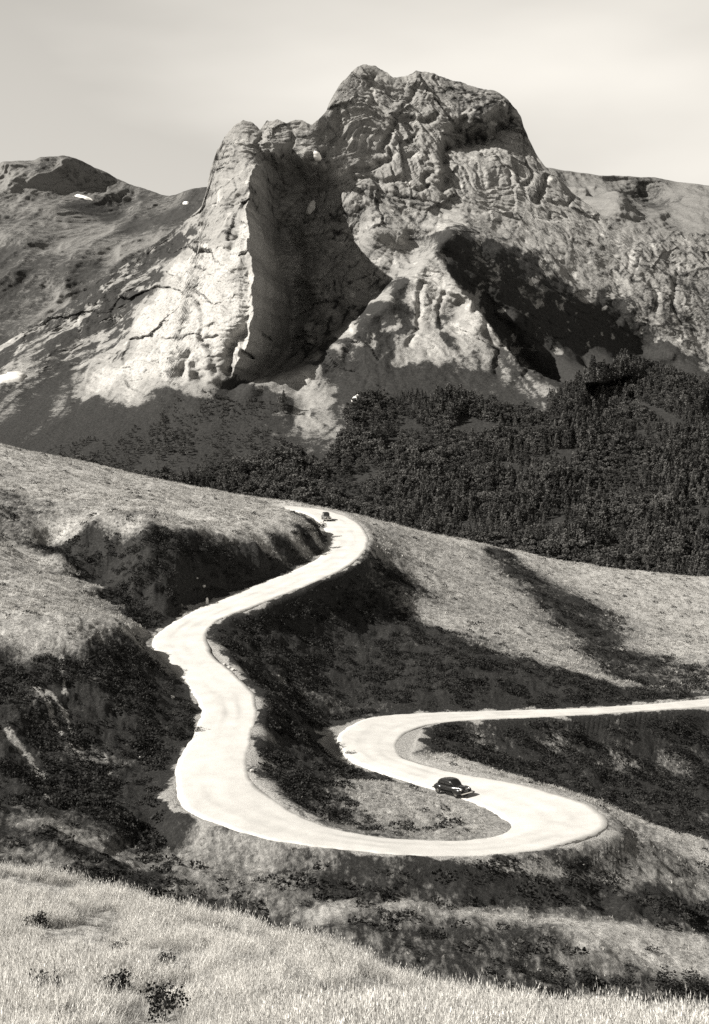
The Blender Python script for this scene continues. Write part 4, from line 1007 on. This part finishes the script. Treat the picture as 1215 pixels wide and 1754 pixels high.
for a in [(296,1196,9), (240,1300,6), (150,1260,6)]: boulder(*a, 'pale stone poking out of the dark bank left of the road', 'stones in the left bank')
for a in [(350,1008,7), (338,994,5)]: boulder(*a, 'pale stone in the black cutting above the upper road', 'stones in the upper cutting', 140)
p = hit(355,1034,140)
ms = bpy.data.objects.new('milestone', None); COL.objects.link(ms); ms.location = p; tag(ms, 'small white milestone at the verge under the black cutting', 'milestone')
def prism(w, d, h, top, z0=0):
    V = [Vector((x * w / 2, y * d / 2, z0 - .1)) for x, y in ((-1,-1),(1,-1),(1,1),(-1,1))]; V += [Vector((v_.x * top, v_.y * top, z0 + h)) for v_ in V]
    return V, [(3,2,1,0), (4,5,6,7), (0,1,5,4), (1,2,6,5), (2,3,7,6), (3,0,4,7)]
for nm, arg in (('post', (.34, .26, .5, .95, 0)), ('cap', (.33, .25, .22, .6, .6))):
    V, Fc = prism(*arg); mesh_obj(nm, V, Fc, M_snow, ms)

# ------------------------------------------------------------------ snow and scree patches on the mountain
def patch_on(G, px, py, w, h, tilt, name, label, cat, mat, lift=1.2):
    p, tx, n = surf_pt(G, px, py); k = p.y / FPX; up = n.cross(tx); up = up if up.z > 0 else -up
    ux = tx * math.cos(tilt) + up * math.sin(tilt); uy = up * math.cos(tilt) - tx * math.sin(tilt)
    V, Fc = [], []; nr_, na_ = 5, 20
    ph = [rs.uniform(.7, 1.2) for _ in range(na_)]
    for r in range(nr_ + 1):
        q = r / nr_
        for a in range(na_):
            t = a / na_ * 6.2832; rr = q * (ph[a] if r > 2 else 1)
            V.append(ux * (math.cos(t) * rr * w / 2 * k) + uy * (math.sin(t) * rr * h / 2 * k * 1.4) + n * (lift * (1 - q ** 3) * 2 - (lift * 2 if r == nr_ else 0)))
    for r in range(nr_):
        for a in range(na_): Fc.append((r * na_ + a, r * na_ + (a + 1) % na_, (r + 1) * na_ + (a + 1) % na_, (r + 1) * na_ + a))
    o = mesh_obj(name, V, Fc, mat, smooth=True); o.location = p + n * lift; tag(o, label, cat)
    return o
patch_on(front, 545, 266, 12, 16, 0.2, 'snow_patch', 'bright white snow patch in the notch left of the summit wall', 'snow', M_snow, 2.0)
patch_on(front, 622, 682, 34, 26, -.5, 'scree_patch', 'white bare scree patch at the top edge of the forest', 'scree', M_scree, 1.5)
patch_on(front, 20, 646, 60, 34, .1, 'scree_patch', 'bright bare ledge on the turf slope left of the buttress', 'scree', M_scree, 2.0)
patch_on(front, 533, 356, 16, 22, -.4, 'rock_patch', 'pale rock scar within the dark hollow', 'rock', M_scree, 3.0)
patch_on(FAR_L, 148, 338, 34, 5, -.33, 'snow_patch', 'long thin snow streak under the far rounded peak', 'snow', M_snow, 2.5)
patch_on(FAR_L, 318, 347, 14, 5, .1, 'snow_patch', 'small snow patch on the far saddle beside the buttress', 'snow', M_snow, 2.5)

# ------------------------------------------------------------------ cars
def paint(name, v):
    m, n, l, b = new_mat(name, 0.22); b.inputs['Specular IOR Level'].default_value = .5; b.inputs['Coat Weight'].default_value = .4
    l.new(ramp(n, l, noise_node(n, l, 4.0), [(0.3, v * .85), (0.7, v * 1.15)]), b.inputs['Base Color']); return m
M_black = paint('black_paint', 0.012); M_greyp = paint('grey_paint', 0.07)
M_glass = plain('car_glass', 0.02, 0.05, .6); M_tyre = plain('tyre_rubber', 0.02); M_chrome = plain('chrome', 0.6, 0.15, .5, 1.0, .05); M_canvas = plain('black_canvas', 0.015); M_lens = plain('lamp_lens', 0.6, 0.1, .6)
def loft(secs, n=20, p=2.6, caps=True):
    """closed body through cross sections (x, half width, bottom, top)"""
    V, Fc = [], []
    for x, w, z0, z1 in secs:
        c, h = (z0 + z1) / 2, (z1 - z0) / 2
        for i in range(n):
            a = i / n * 6.28318; ca, sa = math.cos(a), math.sin(a)
            V.append(Vector((x, w * math.copysign(abs(ca) ** (2 / p), ca), c + h * math.copysign(abs(sa) ** (2 / p), sa))))
    for k in range(len(secs) - 1):
        for i in range(n): Fc.append((k * n + i, k * n + (i + 1) % n, (k + 1) * n + (i + 1) % n, (k + 1) * n + i))
    Fc.append(tuple(range(n - 1, -1, -1))); Fc.append(tuple(range((len(secs) - 1) * n, len(secs) * n)))
    return V, Fc
def fine(secs, k=4):
    P_ = np.array(secs, float); return [tuple(q) for q in catmull(P_, k)]
def ellip(c, r, nu=14, nv=9):
    V, Fc = [], []
    for j in range(nv + 1):
        t = j / nv * math.pi
        for i in range(nu):
            a = i / nu * 6.28318; V.append(Vector((c[0] + r[0] * math.sin(t) * math.cos(a), c[1] + r[1] * math.sin(t) * math.sin(a), c[2] + r[2] * math.cos(t))))
    for j in range(nv):
        for i in range(nu): Fc.append((j * nu + i, (j + 1) * nu + i, (j + 1) * nu + (i + 1) % nu, j * nu + (i + 1) % nu))
    return V, Fc
def box(c, d):
    V = [Vector((c[0] + sx * d[0] / 2, c[1] + sy * d[1] / 2, c[2] + sz * d[2] / 2)) for sz in (-1, 1) for sy in (-1, 1) for sx in (-1, 1)]
    return V, [(0, 2, 3, 1), (4, 5, 7, 6), (0, 1, 5, 4), (1, 3, 7, 5), (3, 2, 6, 7), (2, 0, 4, 6)]
def disc_ring(y0, y1, prof, n=22):
    V, Fc = [], []
    for f, r in prof:
        for i in range(n):
            a = i / n * 6.28318; V.append(Vector((r * math.cos(a), y0 + (y1 - y0) * f, r * math.sin(a))))
    for k in range(len(prof) - 1):
        for i in range(n): Fc.append((k * n + i, k * n + (i + 1) % n, (k + 1) * n + (i + 1) % n, (k + 1) * n + i))
    Fc.append(tuple(range(n))); Fc.append(tuple(range((len(prof) - 1) * n, len(prof) * n)))
    return V, Fc
def panel(pts_, th=.012):
    """thin pane through four corner points"""
    a = [Vector(p) for p in pts_]; nn = (a[1] - a[0]).cross(a[3] - a[0]).normalized() * th
    V = [p - nn for p in a] + [p + nn for p in a]
    return V, [(3, 2, 1, 0), (4, 5, 6, 7), (0, 1, 5, 4), (1, 2, 6, 5), (2, 3, 7, 6), (3, 0, 4, 7)]
def make_car(label, body_m, roof_m, old=False):
    e = bpy.data.objects.new('car', None); COL.objects.link(e); e.empty_display_size = .3; tag(e, label, 'car')
    def part(nm, vf, m, par=e, sm=True): return mesh_obj(nm, vf[0], vf[1], m, par, sm)
    if not old:
        part('body', loft(fine([(-2.12,.22,.46,.60),(-2.0,.52,.36,.80),(-1.6,.68,.32,.96),(-.8,.78,.30,1.02),(.5,.78,.30,1.02),(1.0,.66,.32,1.03),(1.6,.48,.34,1.0),(1.95,.38,.38,.90),(2.08,.24,.46,.74)]), 20, 3.0), body_m)
        part('roof', loft(fine([(-1.85,.24,.86,.95),(-1.5,.52,.90,1.18),(-.95,.64,.92,1.45),(-.2,.67,.92,1.55),(.3,.65,.92,1.52),(.66,.60,.92,1.30),(.92,.52,.92,1.03)]), 20, 3.2), roof_m)
        wz0, wz1 = 1.07, 1.42
        wins = [[(-.25,.685,wz0),(.52,.66,wz0),(.34,.60,wz1),(-.22,.62,wz1)], [(-1.10,.66,wz0),(-.33,.685,wz0),(-.30,.62,wz1),(-.88,.58,wz1)]]
        shield = [(.90,-.46,1.06),(.90,.46,1.06),(.60,.42,1.40),(.60,-.42,1.40)]; rear = [(-1.60,.34,1.16),(-1.60,-.34,1.16),(-1.22,-.34,1.38),(-1.22,.34,1.38)]
        fr, fw = (.66, .22, .34), .70
    else:
        part('body', loft(fine([(-1.75,.30,.50,.68),(-1.6,.58,.42,.92),(-1.1,.68,.40,1.02),(.3,.68,.40,1.02),(.7,.58,.42,1.04),(1.3,.40,.46,1.02),(1.62,.34,.48,.98),(1.68,.30,.5,.94)]), 20, 3.4), body_m)
        part('roof', loft(fine([(-1.45,.36,.95,1.10),(-1.25,.56,.96,1.42),(-.8,.60,.97,1.58),(-.1,.60,.97,1.60),(.42,.57,.97,1.54),(.58,.54,.97,1.12)]), 20, 4.0), roof_m)
        wz0, wz1 = 1.10, 1.44
        wins = [[(-.30,.62,wz0),(.42,.60,wz0),(.36,.56,wz1),(-.28,.58,wz1)], [(-1.05,.60,wz0),(-.38,.62,wz0),(-.36,.58,wz1),(-.98,.56,wz1)]]
        shield = [(.62,-.46,1.10),(.62,.46,1.10),(.50,.44,1.48),(.50,-.44,1.48)]; rear = [(-1.44,.26,1.16),(-1.44,-.26,1.16),(-1.34,-.26,1.36),(-1.34,.26,1.36)]
        fr, fw = (.52, .20, .34), .62
    for sgn in (1, -1):
        for wq in wins: part('window', panel([(x, sgn * y, z) for x, y, z in wq]), M_glass, sm=False)
    part('windscreen', panel(shield), M_glass, sm=False); part('rear_window', panel(rear), M_glass, sm=False)
    ax_f, ax_r = (1.32, -1.28) if not old else (1.08, -1.12)
    for sgn in (1, -1):
        part('front_fender', ellip((ax_f + .06, sgn * fw, .58), fr), body_m); part('rear_fender', ellip((ax_r - .02, sgn * fw * .98, .58), (fr[0], fr[1] * .9, fr[2])), body_m)
        part('running_board', box((.02, sgn * (fw + .04), .36), (1.7, .24, .06)), body_m, sm=False)
        hl = part('headlight', ellip((ax_f + .5, sgn * fw * .78, .80), (.15, .12, .12)), M_chrome); part('lens', ellip((ax_f + .60, sgn * fw * .78, .80), (.06, .10, .10)), M_lens, hl)
        for wx_ in (ax_f, ax_r):
            y0 = sgn * (fw - .06); y1 = sgn * (fw + .13)
            t = part('wheel', disc_ring(y0, y1, [(0, .22), (0, .31), (.2, .34), (.8, .34), (1, .31), (1, .22)]), M_tyre); t.location = (wx_, 0, .34)
            part('hubcap', disc_ring(y1 - sgn * .02, y1 + sgn * .05, [(0, .20), (.5, .19), (1, .08)]), M_chrome, t)
        part('door_handle', box((-.05, sgn * (.79 if not old else .69), .93), (.14, .03, .03)), M_chrome, sm=False)
    nose = 2.06 if not old else 1.70
    part('grille', ellip((nose - .10, 0, .70), (.10, .24, .22)), M_chrome)
    part('bumper', box((nose + .06, 0, .44), (.07, 1.5, .10)), M_chrome, sm=False); part('bumper', box((-nose - .06 if not old else -1.82, 0, .46), (.07, 1.45, .10)), M_chrome, sm=False)
    return e
def park(car, px, py, fwd):
    d = np.linspace(60, 290, 6000); X = (px - CX) / FPX * d; z = -(py - HOR) / FPX * d
    e, zz = road_query(X, d); k = np.argmin(np.where(e < .3, np.abs(z - zz - .04), 99))
    i = int(np.argmin(((RC[:, :2] - np.array([X[k], d[k]])) ** 2).sum(1))); t = Vector(RC[min(i + 8, len(RC) - 1)] - RC[max(i - 8, 0)]) * fwd
    car.location = (X[k], d[k], zz[k] + .05); car.rotation_euler = (0, -math.atan2(t.z, math.hypot(t.x, t.y)), math.atan2(t.y, t.x))
car = make_car('black rounded saloon car on the lower bend of the road', M_black, M_black); park(car, 775, 1360, 1); car.scale = (.92, .92, .92)
car2 = make_car('small grey car with a black top on the upper bend', M_greyp, M_canvas, True); park(car2, 559, 891, -1)
